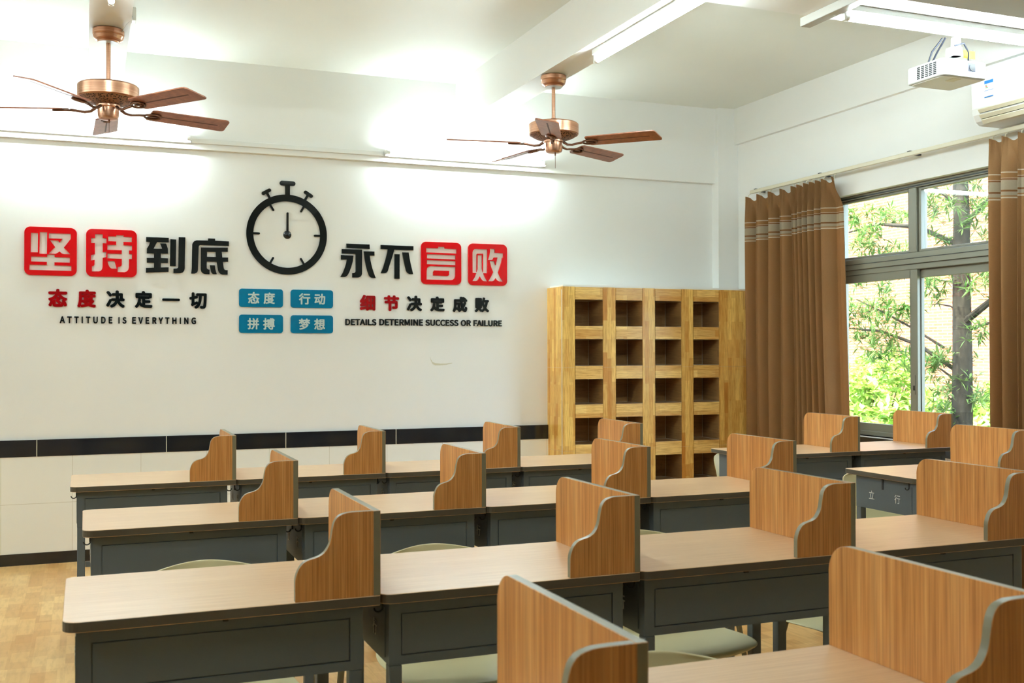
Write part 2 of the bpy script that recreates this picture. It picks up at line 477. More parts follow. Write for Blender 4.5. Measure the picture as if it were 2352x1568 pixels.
# ------------------------------------------------------------------ tiled bookcase
YS = 6.872
px = [3.143, 3.242, 3.463, 3.567, 3.786, 3.891, 4.113, 4.216, 4.440, XR]
pz = [(1.475, 1.663), (1.190, 1.380), (0.914, 1.094), (0.630, 0.817), (0.340, 0.530)]
bc = thing('tiled_bookcase', 'built-in bookcase clad in oak-look tiles with rows of dark square niches', 'bookcase', (0, 0, 0))
ZT = 1.755
g = .0016
for i in range(5):
    x0, x1 = px[2 * i], px[2 * i + 1]
    for z0, z1 in ((0, .585), (.585, 1.178), (1.178, ZT)):
        if i == 4 and True:
            pass
        MB().box((x0 + g, YS, z0 + .0005), (x1 - g, YS + .02, z1 - .0005)).build('post', MT['plank_v'], bc)
for i in range(4):
    x0, x1 = px[2 * i + 1], px[2 * i + 2]
    zs = [ZT] + [v for a, b in pz for v in (b, a)] + [0]
    for k in range(0, len(zs), 2):
        MB().box((x0 + g, YS, zs[k + 1] + g), (x1 - g, YS + .02, zs[k] - g)).build('rail', MT['plank_h'], bc)
    for a, b in pz:
        mb = MB(); Y0, Y1 = YS + .004, 7.11
        q = [(x0, x1, a, b)]
        v = [(x0, Y0, a), (x1, Y0, a), (x1, Y0, b), (x0, Y0, b), (x0, Y1, a), (x1, Y1, a), (x1, Y1, b), (x0, Y1, b)]
        e = .012
        w = [(x0 - e, Y0, a - e), (x1 + e, Y0, a - e), (x1 + e, Y0, b + e), (x0 - e, Y0, b + e), (x0 - e, Y1 + e, a - e), (x1 + e, Y1 + e, a - e), (x1 + e, Y1 + e, b + e), (x0 - e, Y1 + e, b + e)]
        mb.add(v + w, [(0, 1, 5, 4), (1, 2, 6, 5), (2, 3, 7, 6), (3, 0, 4, 7), (4, 5, 6, 7),
                       (8, 12, 13, 9), (9, 13, 14, 10), (10, 14, 15, 11), (11, 15, 12, 8), (12, 15, 14, 13),
                       (0, 8, 9, 1), (1, 9, 10, 2), (2, 10, 11, 3), (3, 11, 8, 0)])
        r = .0022
        for p, s in (((x1 - r, Y1 - r, a), (x1, Y1, b)), ((x0, Y1 - r, a), (x0 + r, Y1, b)), ((x0, Y1 - r, b - r), (x1, Y1, b)), ((x0, Y1 - r, a), (x1, Y1, a + r)),
                     ((x1 - r, Y0, b - r), (x1, Y1, b)), ((x1 - r, Y0, a), (x1, Y1, a + r))):
            mb.box(p, s, 1)
        mb.build('niche', [MT['niche'], MT['grout']], bc)
for z0, z1 in ((0, .585), (.585, 1.178), (1.178, ZT)):
    MB().box((3.143, YS + .022, z0 + .0005), (3.163, YB - .001, z1 - .0005)).build('side_panel', MT['plank_v'], bc)
mb = MB().box((3.163, YS + .012, ZT - .02), (XR - .02, YB - .001, ZT + .012))
mb.box((3.150, YS + .004, ZT - .006), (XR - .02, YS + .012, ZT + .012))
mb.build('top_slab', MT['wall'], bc)
mb = MB()                                                  # grout seen in the joints between the tiles
for i in range(5): mb.box((px[2 * i] + .006, YS + .004, 0), (px[2 * i + 1] - .0005, YS + .016, ZT - .021))
mb.box((3.1445, YS + .010, 0), (3.158, YB - .002, ZT - .021))
mb.build('grout_bed', MT['grout'], bc)
# ------------------------------------------------------------------ acrylic lettering on the back wall
GLYPH = {   # outlines in metres on the wall plane (x, z)
    'firm': [[(-0.3055,2.0241),(-0.2662,2.0241),(-0.2673,1.9051),(-0.3066,1.9045)],[(-0.2561,2.0301),(-0.2145,2.0304),(-0.2162,1.8968),(-0.2578,1.8972)],[(-0.2053,2.0252),(-0.0814,2.0253),(-0.0813,1.994),(-0.1203,1.939),(-0.0842,1.8993),(-0.1192,1.8989),(-0.1315,1.9029),(-0.1449,1.9147),(-0.1561,1.905),(-0.1684,1.8995),(-0.2061,1.8994),(-0.1695,1.9406),(-0.1991,1.9829),(-0.1542,1.9823),(-0.1444,1.9693),(-0.1287,1.9929),(-0.2053,1.9933)],[(-0.2132,1.8943),(-0.1735,1.8942),(-0.1724,1.8794),(-0.0852,1.8788),(-0.0862,1.8475),(-0.1734,1.8471),(-0.1733,1.8282),(-0.0769,1.8272),(-0.0774,1.7963),(-0.314,1.7971),(-0.313,1.8293),(-0.2167,1.8287),(-0.2161,1.848),(-0.304,1.8483),(-0.3037,1.879),(-0.2152,1.8791)]],
    'hold': [[(0.0587,2.0296),(0.1035,2.0303),(0.1035,2.0065),(0.1261,2.0056),(0.1251,1.9746),(0.1036,1.9745),(0.1037,1.9185),(0.1252,1.9215),(0.1242,1.8886),(0.1038,1.8824),(0.1028,1.8259),(0.1001,1.8123),(0.0928,1.8019),(0.0823,1.7976),(0.0414,1.7965),(0.0413,1.8287),(0.0507,1.8312),(0.056,1.8381),(0.057,1.8685),(0.0356,1.8645),(0.0364,1.8982),(0.0586,1.9039),(0.0589,1.9738),(0.0362,1.9736),(0.0362,2.0056),(0.0588,2.0048)],[(0.1833,2.0277),(0.2263,2.0283),(0.2263,2.0192),(0.2747,2.0195),(0.2741,1.9875),(0.2255,1.9873),(0.2256,1.9662),(0.2763,1.9646),(0.2757,1.9345),(0.2588,1.9346),(0.2592,1.9111),(0.2764,1.9105),(0.2758,1.8804),(0.2593,1.8799),(0.2583,1.828),(0.2551,1.8142),(0.2466,1.8026),(0.2327,1.7966),(0.1917,1.7971),(0.1917,1.8277),(0.2049,1.8299),(0.2134,1.8358),(0.2162,1.845),(0.2161,1.8802),(0.1316,1.881),(0.1316,1.9115),(0.2154,1.9113),(0.2164,1.934),(0.1315,1.9341),(0.1315,1.9651),(0.183,1.966),(0.1829,1.988),(0.1357,1.9885),(0.1356,2.0195),(0.1833,2.0198)],[(0.1323,1.8645),(0.1729,1.8646),(0.1858,1.8173),(0.1624,1.8167),(0.1518,1.8193),(0.1433,1.8282),(0.137,1.8427)]],
    'reach': [[(0.3614,2.0226),(0.4982,2.0236),(0.4973,1.9933),(0.4268,1.993),(0.4056,1.9501),(0.4583,1.9513),(0.4449,1.9859),(0.4815,1.9859),(0.4927,1.9541),(0.4933,1.9219),(0.45,1.921),(0.4495,1.8922),(0.4933,1.8916),(0.4928,1.8619),(0.4495,1.8614),(0.4492,1.8324),(0.4975,1.8351),(0.4966,1.8058),(0.3599,1.7973),(0.3604,1.827),(0.4086,1.8297),(0.4089,1.8614),(0.3647,1.8608),(0.3647,1.8905),(0.4088,1.8913),(0.4088,1.9201),(0.3652,1.9206),(0.3657,1.9507),(0.378,1.9715),(0.3859,1.9927),(0.3614,1.9937)],[(0.5075,2.0148),(0.5435,2.0142),(0.5408,1.8432),(0.5049,1.8435)],[(0.5585,2.0298),(0.5993,2.03),(0.5957,1.83),(0.5929,1.8162),(0.5835,1.8041),(0.5685,1.7985),(0.5264,1.7984),(0.5269,1.8271),(0.546,1.8282),(0.5535,1.8327),(0.5559,1.8406)]],
    'bottom': [[(0.741,2.0287),(0.7845,2.029),(0.7851,2.0155),(0.8719,2.0143),(0.8714,1.9852),(0.6924,1.984),(0.6857,1.9802),(0.6825,1.9722),(0.6783,1.8241),(0.6755,1.8122),(0.6679,1.8031),(0.6565,1.7989),(0.6357,1.7984),(0.6394,1.8329),(0.6421,1.9865),(0.6459,1.9965),(0.6544,2.0077),(0.6696,2.0137),(0.74,2.0148)],[(0.6962,1.9687),(0.8652,1.9736),(0.8648,1.9457),(0.8265,1.945),(0.83,1.9078),(0.8672,1.9089),(0.8668,1.88),(0.8339,1.88),(0.8401,1.8365),(0.845,1.8286),(0.8537,1.8259),(0.8649,1.8262),(0.8643,1.7969),(0.8305,1.7968),(0.8189,1.8011),(0.8093,1.8108),(0.8035,1.8255),(0.7948,1.8789),(0.7325,1.8786),(0.7325,1.8394),(0.7354,1.8316),(0.744,1.8269),(0.7507,1.8265),(0.7504,1.7968),(0.7192,1.7976),(0.7078,1.8022),(0.6992,1.8119),(0.695,1.8265)],[(0.7344,1.9414),(0.7884,1.9426),(0.7903,1.9105),(0.7344,1.9097)],[(0.7513,1.8558),(0.7833,1.8557),(0.7871,1.8291),(0.7954,1.7985),(0.7709,1.7993),(0.7641,1.8047),(0.7593,1.8144)]],
    'forever': [[(1.6502,2.0281),(1.8103,2.0276),(1.8119,1.9963),(1.6512,1.9998)],[(1.6187,1.99),(1.758,1.9906),(1.7579,1.8274),(1.755,1.816),(1.7463,1.8053),(1.7318,1.7996),(1.6894,1.7988),(1.69,1.8285),(1.7019,1.8298),(1.7096,1.8337),(1.7135,1.8414),(1.7135,1.9607),(1.6197,1.9605)],[(1.6124,1.9495),(1.6982,1.9479),(1.6933,1.909),(1.6828,1.8708),(1.6693,1.8346),(1.6578,1.8135),(1.6482,1.8048),(1.6387,1.8008),(1.6082,1.8),(1.6253,1.8296),(1.6406,1.8697),(1.6483,1.8944),(1.6531,1.9197),(1.6124,1.9184)],[(1.7696,1.9802),(1.8444,1.9808),(1.8438,1.952),(1.8113,1.9515),(1.8171,1.9146),(1.8278,1.8711),(1.8394,1.8352),(1.8527,1.7999),(1.8258,1.8002),(1.8151,1.8051),(1.8063,1.8153),(1.7947,1.8455),(1.785,1.8813),(1.7763,1.9267)]],
    'not': [[(1.8887,2.0279),(2.1227,2.027),(2.1223,1.998),(1.9852,1.9983),(1.9693,1.9444),(1.9535,1.8979),(1.9396,1.8515),(1.9337,1.8418),(1.9219,1.8342),(1.8885,1.8326),(1.9062,1.8736),(1.9239,1.9315),(1.9348,1.974),(1.9388,1.999),(1.8887,1.9996)],[(1.9871,1.9676),(2.0232,1.9677),(2.0227,1.7976),(1.9866,1.7971)],[(2.0427,1.9818),(2.0876,1.9819),(2.0936,1.9464),(2.1046,1.8946),(2.1125,1.8639),(2.1201,1.8322),(2.0925,1.8329),(2.0785,1.8408),(2.0695,1.855),(2.0586,1.8971),(2.0487,1.945)]],
    'speak': [[(2.2152,2.0184),(2.3023,2.0183),(2.3037,2.0296),(2.3501,2.0294),(2.3508,2.0182),(2.4402,2.0172),(2.4394,1.9862),(2.2147,1.9871)],[(2.221,1.9753),(2.433,1.9736),(2.4322,1.9438),(2.2203,1.9455)],[(2.2202,1.9337),(2.4329,1.9325),(2.4322,1.9036),(2.2197,1.9053)],[(2.2477,1.8923),(2.4317,1.8912),(2.4311,1.8268),(2.4256,1.812),(2.4125,1.8004),(2.3959,1.7971),(2.2177,1.7981),(2.2185,1.8617),(2.222,1.8775),(2.2325,1.8878)],[(2.2746,1.8628),(2.3846,1.8617),(2.3841,1.8369),(2.3794,1.8289),(2.3699,1.8257),(2.2664,1.8272),(2.2669,1.853)]],
    'fail': [[(2.5858,2.024),(2.6727,2.024),(2.6699,1.8526),(2.6424,1.8526),(2.6521,1.8282),(2.6715,1.7948),(2.6436,1.796),(2.6314,1.8026),(2.6217,1.8149),(2.6145,1.8284),(2.6072,1.8145),(2.5975,1.8007),(2.5854,1.7951),(2.5577,1.7945),(2.5758,1.8217),(2.5879,1.8516),(2.559,1.8531),(2.5587,1.9985),(2.5629,2.0123),(2.5725,2.0217)],[(2.5899,1.8596),(2.5911,1.9837),(2.5954,1.9906),(2.6403,1.9921),(2.6393,1.8586),(2.6316,1.8824),(2.6317,1.9804),(2.5978,1.9798),(2.5972,1.8814)],[(2.6922,2.0286),(2.7299,2.0283),(2.7298,2.0014),(2.7945,1.9994),(2.7932,1.9684),(2.7863,1.9682),(2.7784,1.9323),(2.7548,1.8605),(2.7708,1.8265),(2.7929,1.7953),(2.7609,1.7969),(2.7461,1.8041),(2.7351,1.8188),(2.7241,1.8036),(2.7106,1.7964),(2.6789,1.7964),(2.6997,1.8293),(2.7156,1.8618),(2.6998,1.9002),(2.6889,1.9415),(2.7248,1.9433),(2.7346,1.9127),(2.7427,1.9404),(2.7489,1.9681),(2.7224,1.9673),(2.717,1.9568),(2.706,1.9485),(2.6767,1.9476),(2.6853,1.973),(2.6914,2.0029)]],
}
FONT = None
try:
    FONT = bpy.data.fonts.load(os.path.join(bpy.utils.system_resource('DATAFILES'), 'fonts', 'Noto Sans CJK Regular.woff2'))
except Exception:
    FONT = None

def curve_mesh(cu):
    o = bpy.data.objects.new('tmp', cu); COL.objects.link(o)
    dg = bpy.context.evaluated_depsgraph_get()
    me = bpy.data.meshes.new_from_object(o.evaluated_get(dg))
    bpy.data.objects.remove(o); return me

def embolden(me, w):
    """heavier strokes: the outline repeated a little to every side (w in em)"""
    if w <= 0: return me
    bm = bmesh.new()
    for i in range(8):
        a = i * PI / 4; m2 = me.copy(); k = 1 - .004 * i
        m2.transform(Matrix.Translation((w * math.cos(a), w * math.sin(a), 0)) @ Matrix.Diagonal((1, 1, k, 1)))
        bm.from_mesh(m2); bpy.data.meshes.remove(m2)
    bm.to_mesh(me); bm.free(); return me

def poly_curve(polys, ext):
    cu = bpy.data.curves.new('outline', 'CURVE'); cu.dimensions = '2D'; cu.fill_mode = 'BOTH'; cu.extrude = ext
    for p in polys:
        s = cu.splines.new('POLY'); s.points.add(len(p) - 1); s.use_cyclic_u = True
        for q, (x, y) in zip(s.points, p): q.co = (x, y, 0, 1)
    return cu

def text_curve(body, ext, space=1.0):
    cu = bpy.data.curves.new('lettering', 'FONT'); cu.body = body; cu.size = 1.0; cu.extrude = ext
    cu.space_character = space
    if FONT: cu.font = FONT
    return cu

def to_wall(me, name, m, yf, yb, rect=None, parent=None):
    """flat outline mesh (x, y, +-z) -> upright on the back wall; rect = (x0, z0, x1, z1) fits its bounds"""
    vs = me.vertices
    if len(vs) == 0: return None
    xs = [v.co.x for v in vs]; ys = [v.co.y for v in vs]; zs = [v.co.z for v in vs]
    a0, a1, b0, b1, c0, c1 = min(xs), max(xs), min(ys), max(ys), min(zs), max(zs)
    if rect is None: rect = (a0, b0, a1, b1)
    for v in vs:
        x, y, z = v.co
        v.co = (rect[0] + (x - a0) / max(a1 - a0, 1e-9) * (rect[2] - rect[0]),
                yb + (z - c0) / max(c1 - c0, 1e-9) * (yf - yb),
                rect[1] + (y - b0) / max(b1 - b0, 1e-9) * (rect[3] - rect[1]))
    me.name = name; me.materials.clear(); me.materials.append(m)
    for p in me.polygons: p.use_smooth = False; p.material_index = 0
    o = bpy.data.objects.new(name, me); COL.objects.link(o)
    if parent: o.parent = parent
    return o

YW = YB - .0005
G1 = 'large slogan characters on the white wall'
plq = {'firm': (-.3429, 1.765, -.046, 2.062), 'hold': (.0074, 1.765, .3054, 2.062), 'speak': (2.1779, 1.765, 2.4746, 2.062), 'fail': (2.5261, 1.765, 2.8232, 2.062)}
lab = {'firm': 'glossy red plaque with cut-out character 坚, first of the slogan', 'hold': 'glossy red plaque with cut-out character 持, beside the black 到',
       'speak': 'glossy red plaque with cut-out character 言, right after the black 不', 'fail': 'glossy red plaque with cut-out character 败, last of the slogan'}
for k, r in plq.items():
    out = [(x, y) for x, y in rrect(*r, .036, 8)]
    o = to_wall(curve_mesh(poly_curve([out] + GLYPH[k], .5)), 'slogan_plaque', MT['red'], YW - .011, YW)
    tag(o, lab[k], 'sign', G1)
lab = {'reach': 'glossy black wall character 到 following the two red plaques', 'bottom': 'glossy black wall character 底 just before the stopwatch',
       'forever': 'glossy black wall character 永 just after the stopwatch', 'not': 'glossy black wall character 不 next to the red 言 plaque'}
for k in lab:
    o = to_wall(curve_mesh(poly_curve(GLYPH[k], .5)), 'slogan_character', MT['black_gloss'], YW - .011, YW)
    tag(o, lab[k], 'letter', G1)

def split_letters(o, t):
    """one part for every separate letter of a word"""
    bm = bmesh.new(); bm.from_mesh(o.data); seen = set(); groups = []
    for v in bm.verts:
        if v in seen: continue
        st = [v]; seen.add(v); g = []
        while st:
            a = st.pop(); g.append(a.co.copy())
            for e in a.link_edges:
                b = e.other_vert(a)
                if b not in seen: seen.add(b); st.append(b)
        xs = [c.x for c in g]; groups.append([min(xs), max(xs)])
    groups.sort(); mer = []
    for g in groups:
        if mer and g[0] < mer[-1][1] - .002: mer[-1][1] = max(mer[-1][1], g[1])
        else: mer.append(list(g))
    for a, b in mer:
        me = o.data.copy(); b2 = bmesh.new(); b2.from_mesh(me)
        bmesh.ops.delete(b2, geom=[v for v in b2.verts if not (a - 1e-5 <= v.co.x <= b + 1e-5)], context='VERTS')
        b2.to_mesh(me); b2.free(); me.name = 'letter'
        n = bpy.data.objects.new('letter', me); COL.objects.link(n); n.parent = t
    bm.free(); bpy.data.objects.remove(o)

def line_thing(name, label, items, cat='lettering', space=1.0):
    t = thing(name, label, cat, (0, YW, 0))
    for body, r, m, bold in items:
        me = embolden(curve_mesh(text_curve(body, .5, space)), bold)
        pn = 'character' if len(body) == 1 else 'word'
        o = to_wall(me, pn, m, -.008, 0, r, t)
        if len(body) > 1: split_letters(o, t)
    return t
SL1 = [(-.2088, 1.5732, -.0988, 1.684), (-.0433, 1.5709, .0665, 1.6828), (.1239, 1.5718, .2345, 1.681), (.293, 1.5722, .4008, 1.6811), (.4586, 1.62, .5671, 1.6361), (.6245, 1.5715, .7336, 1.6781)]
SL2 = [(1.7432, 1.5746, 1.8517, 1.6833), (1.9128, 1.5732, 2.0202, 1.6824), (2.0761, 1.5738, 2.1857, 1.6829), (2.2452, 1.5744, 2.3525, 1.6808), (2.4114, 1.5719, 2.5204, 1.6817), (2.5765, 1.5739, 2.6862, 1.6795)]
BO = .017
line_thing('slogan_line', 'Chinese characters 态度决定一切 directly above the line ATTITUDE IS EVERYTHING', [(c, r, MT['red_dark'] if i < 2 else MT['black_gloss'], BO) for i, (c, r) in enumerate(zip('态度决定一切', SL1))])
line_thing('slogan_line', 'Chinese characters 细节决定成败 directly above the line DETAILS DETERMINE SUCCESS OR FAILURE', [(c, r, MT['red_dark'] if i < 2 else MT['black_gloss'], BO) for i, (c, r) in enumerate(zip('细节决定成败', SL2))])
line_thing('slogan_line', 'black English wall line reading ATTITUDE IS EVERYTHING', [(w, r, MT['black_gloss'], .013) for w, r in zip(('ATTITUDE', 'IS', 'EVERYTHING'), [(-.1427, 1.4723, .1619, 1.5151), (.1967, 1.4723, .2448, 1.5146), (.2787, 1.4719, .6659, 1.5159)])], space=1.22)
line_thing('slogan_line', 'black English wall line reading DETAILS DETERMINE SUCCESS OR FAILURE', [(w, r, MT['black_gloss'], .013) for w, r in zip('DETAILS DETERMINE SUCCESS OR FAILURE'.split(), [(1.6428, 1.4734, 1.8593, 1.5173), (1.8796, 1.4741, 2.1934, 1.5186), (2.2103, 1.4738, 2.4542, 1.518), (2.472, 1.4736, 2.5479, 1.5171), (2.567, 1.4733, 2.784, 1.5166)])])

BLP = [(.9375, 1.588, 1.2225, 1.7084), (1.2735, 1.588, 1.558, 1.7084), (.9375, 1.418, 1.2225, 1.538), (1.2735, 1.418, 1.558, 1.538)]
BLC = [(.9941, 1.611, 1.0681, 1.687), (1.0946, 1.6102, 1.1691, 1.686), (1.3275, 1.6102, 1.4035, 1.686), (1.431, 1.6111, 1.5046, 1.684), (.9908, 1.441, 1.0658, 1.5161), (1.0918, 1.4402, 1.168, 1.5165), (1.3269, 1.4407, 1.4026, 1.5159), (1.4289, 1.4414, 1.503, 1.516)]
for i, (w, r) in enumerate(zip(('态度', '行动', '拼搏', '梦想'), BLP)):
    t = thing('word_plaque', 'teal blue plaque reading %s, %s of the four under the stopwatch' % (w, ('upper left', 'upper right', 'lower left', 'lower right')[i]), 'sign', (0, YW, 0), 0, 'teal word plaques under the stopwatch')
    to_wall(curve_mesh(poly_curve([rrect(*r, .018, 6)], .5)), 'panel', MT['blue'], -.009, 0, None, t)
    for j, c in enumerate(w):
        to_wall(embolden(curve_mesh(text_curve(c, .5)), .010), 'character', MT['pale'], -.0115, -.0085, BLC[2 * i + j], t)

# stopwatch emblem
sw = thing('stopwatch_emblem', 'large black acrylic stopwatch between the two halves of the slogan', 'sign', (0, YW, 0))
cx, cz, ro, ri = 1.2495, 2.0737, .2665, .2208
def circ(x, z, r, n=72): return [(x + r * math.cos(2 * PI * k / n), z + r * math.sin(2 * PI * k / n)) for k in range(n)]
def capsule(a, b, r, n=8):
    a = Vector(a); b = Vector(b); th = math.atan2(b.y - a.y, b.x - a.x)
    return [(b.x + r * math.cos(th - PI / 2 + PI * k / n), b.y + r * math.sin(th - PI / 2 + PI * k / n)) for k in range(n + 1)] + \
           [(a.x + r * math.cos(th + PI / 2 + PI * k / n), a.y + r * math.sin(th + PI / 2 + PI * k / n)) for k in range(n + 1)]
def flat(name, polys, yf=-.010, yb=0.0, parent=sw):
    return to_wall(curve_mesh(poly_curve(polys, .5)), name, MT['black_gloss'], yf, yb, None, parent)
flat('dial_ring', [circ(cx, cz, ro, 96), circ(cx, cz, ri, 96)])
flat('crown_stem', [[(1.236, 2.33), (1.268, 2.33), (1.268, 2.414), (1.236, 2.414)]], -.0098)
flat('crown_button', [capsule((1.215, 2.4145), (1.289, 2.4145), .0155)], -.014)
flat('button_stem', [capsule((1.113, 2.352), (1.137, 2.308), .008)], -.0098)
flat('push_button', [capsule((1.0934, 2.340), (1.1324, 2.3623), .0115)], -.014)
flat('button_stem', [capsule((1.3915, 2.350), (1.367, 2.308), .008)], -.0098)
flat('push_button', [capsule((1.3718, 2.3620), (1.4097, 2.3378), .0115)], -.014)
for a, b in (((1.1340, 2.272), (1.1592, 2.2329)), ((1.3645, 2.272), (1.3427, 2.2326)), ((1.025, 2.0744), (1.0653, 2.0744)), ((1.475, 2.0737), (1.4349, 2.0737)), ((1.1355, 1.876), (1.1571, 1.915)), ((1.3635, 1.876), (1.3413, 1.9139))):
    flat('tick_mark', [capsule(a, b, .0068)], -.0097)
flat('pointer', [capsule((1.2519, 2.08), (1.2525, 2.2155), .0068)])
mb = MB(); mb.lathe([(0.0, .016), (.012, .014), (.022, .008), (.0275, 0.0)], n=28)
hub = mb.build('hub_cap', MT['black_gloss'], sw); hub.location = (1.2519, -.001, 2.0729); hub.rotation_euler = (PI / 2, 0, 0)
# ------------------------------------------------------------------ desks
W, D, H, HD = 0.65, 0.4686, 0.75, 0.1874
def make_desk():
    t = thing('study_desk', 'desk', 'desk')
    mb = MB()
    mb.prism(rrect(0, 0, W, D, [.03, .004, .012, .02], 5), 'z', H - .022, H, 0, 1)
    mb.mi[0] = 1
    mb.build('tabletop', [MT['laminate'], MT['edge_dark']], t, bevel=.0012, seg=1)
    # divider: a long side panel and a wave-edged panel at the near edge
    th = .0165
    prof = [(0.0005, H), (D - .002, H)] + [(D - .002 - .05 + .05 * math.cos(a), H + HD - .05 + .05 * math.sin(a)) for a in [i / 8 * PI / 2 for i in range(9)]] + [(0.0005, H + HD)]
    MB().prism(prof, 'x', W - th, W, 0, 1).build('divider_side', [MT['divider'], MT['edge']], t, bevel=.0008, seg=1)
    uv = [(0, 0), (.0, .24), (.012, .30), (.045, .375), (.09, .432), (.15, .468), (.228, .487), (.30, .507), (.36, .540), (.405, .59), (.435, .645), (.455, .715), (.47, .80), (.492, .88), (.525, .935), (.57, .968), (.64, .989), (.73, .998), (1, 1), (1, 0)]
    WF = .188
    q = [(W - th - .0003 - (1 - u) * (WF - th), H + .0003 + v * (HD - .0003)) for u, v in uv]
    # smooth the wave with a Catmull-Rom pass between its two ends
    a = q[1:19]; sm = []
    for i in range(len(a) - 1):
        p0, p1, p2, p3 = a[max(i - 1, 0)], a[i], a[i + 1], a[min(i + 2, len(a) - 1)]
        for k in range(3):
            s = k / 3
            sm.append(tuple(.5 * ((2 * p1[c]) + (-p0[c] + p2[c]) * s + (2 * p0[c] - 5 * p1[c] + 4 * p2[c] - p3[c]) * s * s + (-p0[c] + 3 * p1[c] - 3 * p2[c] + p3[c]) * s ** 3) for c in (0, 1)))
    sm.append(a[-1])
    q = [q[0]] + sm + [q[19]]
    MB().prism(q[::-1], 'y', 0.0008, th, 0, 1).build('divider_front', [MT['divider'], MT['edge']], t, bevel=.0006, seg=1)
    # steel storage box, open to the sitter (far side)
    x0, x1, y0, y1, zb, zt = .026, W - .033, .030, D - .055, .583, H - .0225
    mb = MB(); w = .004
    mb.box((x0, y0 + .004, zb), (x1, y0 + .008, zt)); mb.box((x0, y0 + .008, zb), (x0 + w, y1, zt)); mb.box((x1 - w, y0 + .008, zb), (x1, y1, zt))
    mb.box((x0 + w, y0 + .008, zb), (x1 - w, y1, zb + w)); mb.box((x0 + w, y0 + .008, zt - .004), (x1 - w, y1, zt))
    # frame raised around the modesty panel
    mb.box((x0, y0, zb), (x0 + .028, y0 + .004, zt)); mb.box((x1 - .028, y0, zb), (x1, y0 + .004, zt))
    mb.box((x0 + .028, y0, zt - .028), (x1 - .028, y0 + .004, zt)); mb.box((x0 + .028, y0, zb), (x1 - .028, y0 + .004, zb + .020))
    mb.build('storage_box', MT['steel'], t)
    MB().box((x0 + .0305, y0 + .0005, zb + .0225), (x1 - .0305, y0 + .004, zt - .0305)).build('modesty_panel', MT['steel'], t, bevel=.001, seg=1)
    for lx, ly in ((x0 + .0005, y0 + .0005), (x1 - .0305, y0 + .0005), (x0 + .0005, y1 - .030), (x1 - .0305, y1 - .030)):
        mb = MB().box((lx, ly, .012), (lx + .030, ly + .030, zb - .0005), 0)
        mb.box((lx - .001, ly - .001, 0), (lx + .031, ly + .031, .012), 1)
        mb.build('leg', [MT['steel'], MT['dark']], t, bevel=.002, seg=1)
    MB().box((x0 + .031, y0 + .005, .42), (x1 - .031, y0 + .025, .44)).build('crossbar', MT['steel'], t)
    for xs in (x0, x1):
        MB().box((xs - .002 if xs == x0 else xs, y0 + .03, zb + .012), (xs if xs == x0 else xs + .002, y1 - .012, zt - .02)).build('side_panel', MT['steel'], t)
    # characters sprayed on the left side
    for c, yy in (('立', .308), ('行', .146)):
        me = curve_mesh(text_curve(c, .5))
        o = to_wall(me, 'sprayed_character', MT['white_ink'], 0, .0012, (-.017, -.019, .017, .019), t)
        o.rotation_euler = (0, 0, -PI / 2); o.location = (x0 - .0034, yy, .646)
    # bag hooks under the ends of the top
    for xs, sg in ((x0 - .003, -1), (x1 + .003, 1)):
        mb = MB()
        pts = [(xs, .075, zt - .002)] + [(xs + sg * (.010 - .010 * math.cos(a)), .075, zt - .022 - .010 * math.sin(a)) for a in [i / 8 * PI for i in range(9)]]
        mb.tube(pts, .0022, 6); mb.build('bag_hook', MT['steel_dark'], t)
    MB().box((x0 - .006, .232, zt - .050), (x0 - .0025, .240, zt - .004)).build('latch_pin', MT['steel_dark'], t)
    MB().box((W * .48, .018, H - .030), (W * .48 + .012, .0255, H - .0222)).build('fixing_clip', MT['steel_dark'], t)
    return t

proto = make_desk()
ROWS = [('L0', 'nearest row', -.669, 1.1345, (1, 2)), ('L1', 'second row', -.0407, 2.3019, (0, 1, 2, 3)), ('L2', 'third row', -.0052, 3.4736, (0, 1, 2, 3)),
        ('L3', 'back row', -.0530, 4.6274, (0, 1, 2, 3)), ('R2', 'w', 3.2503, 3.5276, (0,)), ('R3', 'w', 3.2396, 4.6445, (0, 1))]
LAB = {
 ('L0', 1): 'nearest-row study desk whose top lies mostly below the lower frame edge',
 ('L0', 2): 'nearest study desk with the largest wood-grain divider, beside the nearest row end',
 ('L1', 0): 'study desk with rounded corner at the aisle end of the second row',
 ('L1', 1): 'study desk in the second row with white 行 on its dark side, after the aisle desk',
 ('L1', 2): 'third study desk from the aisle in the second row, underneath-chair legs showing',
 ('L1', 3): 'last study desk of the second row, just nearer than the desk sprayed 立行',
 ('L2', 0): 'study desk at the aisle end of the third row, small hooks beneath its corner',
 ('L2', 1): 'second study desk from the aisle in the third row',
 ('L2', 2): 'third study desk from the aisle in the third row',
 ('L2', 3): 'last study desk of the third row, in front of the oak-tiled bookcase corner',
 ('L3', 0): 'study desk at the aisle end of the back row, by the black-banded wainscot',
 ('L3', 1): 'second study desk from the aisle in the back row',
 ('L3', 2): 'third study desk from the aisle in the back row',
 ('L3', 3): 'last study desk of the back row, right in front of the niche bookcase',
 ('R2', 0): 'study desk across the aisle showing 立行 sprayed white on its side',
 ('R3', 0): 'study desk in front of the curtain, first of the pair by the window',
 ('R3', 1): 'study desk directly below the window, second of the pair by the window',
}
GR = 'rows of study desks with wood-grain dividers'
first = True
desks = []
for key, nm, x0, y0, ks in ROWS:
    for k in ks:
        o = proto if first else copy_tree(proto); first = False
        gap = .0012 * k
        o.location = (x0 + k * W + gap, y0, 0)
        if (key, k) == ('L1', 0):
            for c in [c for c in o.children if c.name.startswith('bag_hook')]: bpy.data.objects.remove(c)
        tag(o, LAB[(key, k)], 'desk', GR); desks.append((key, k, o))

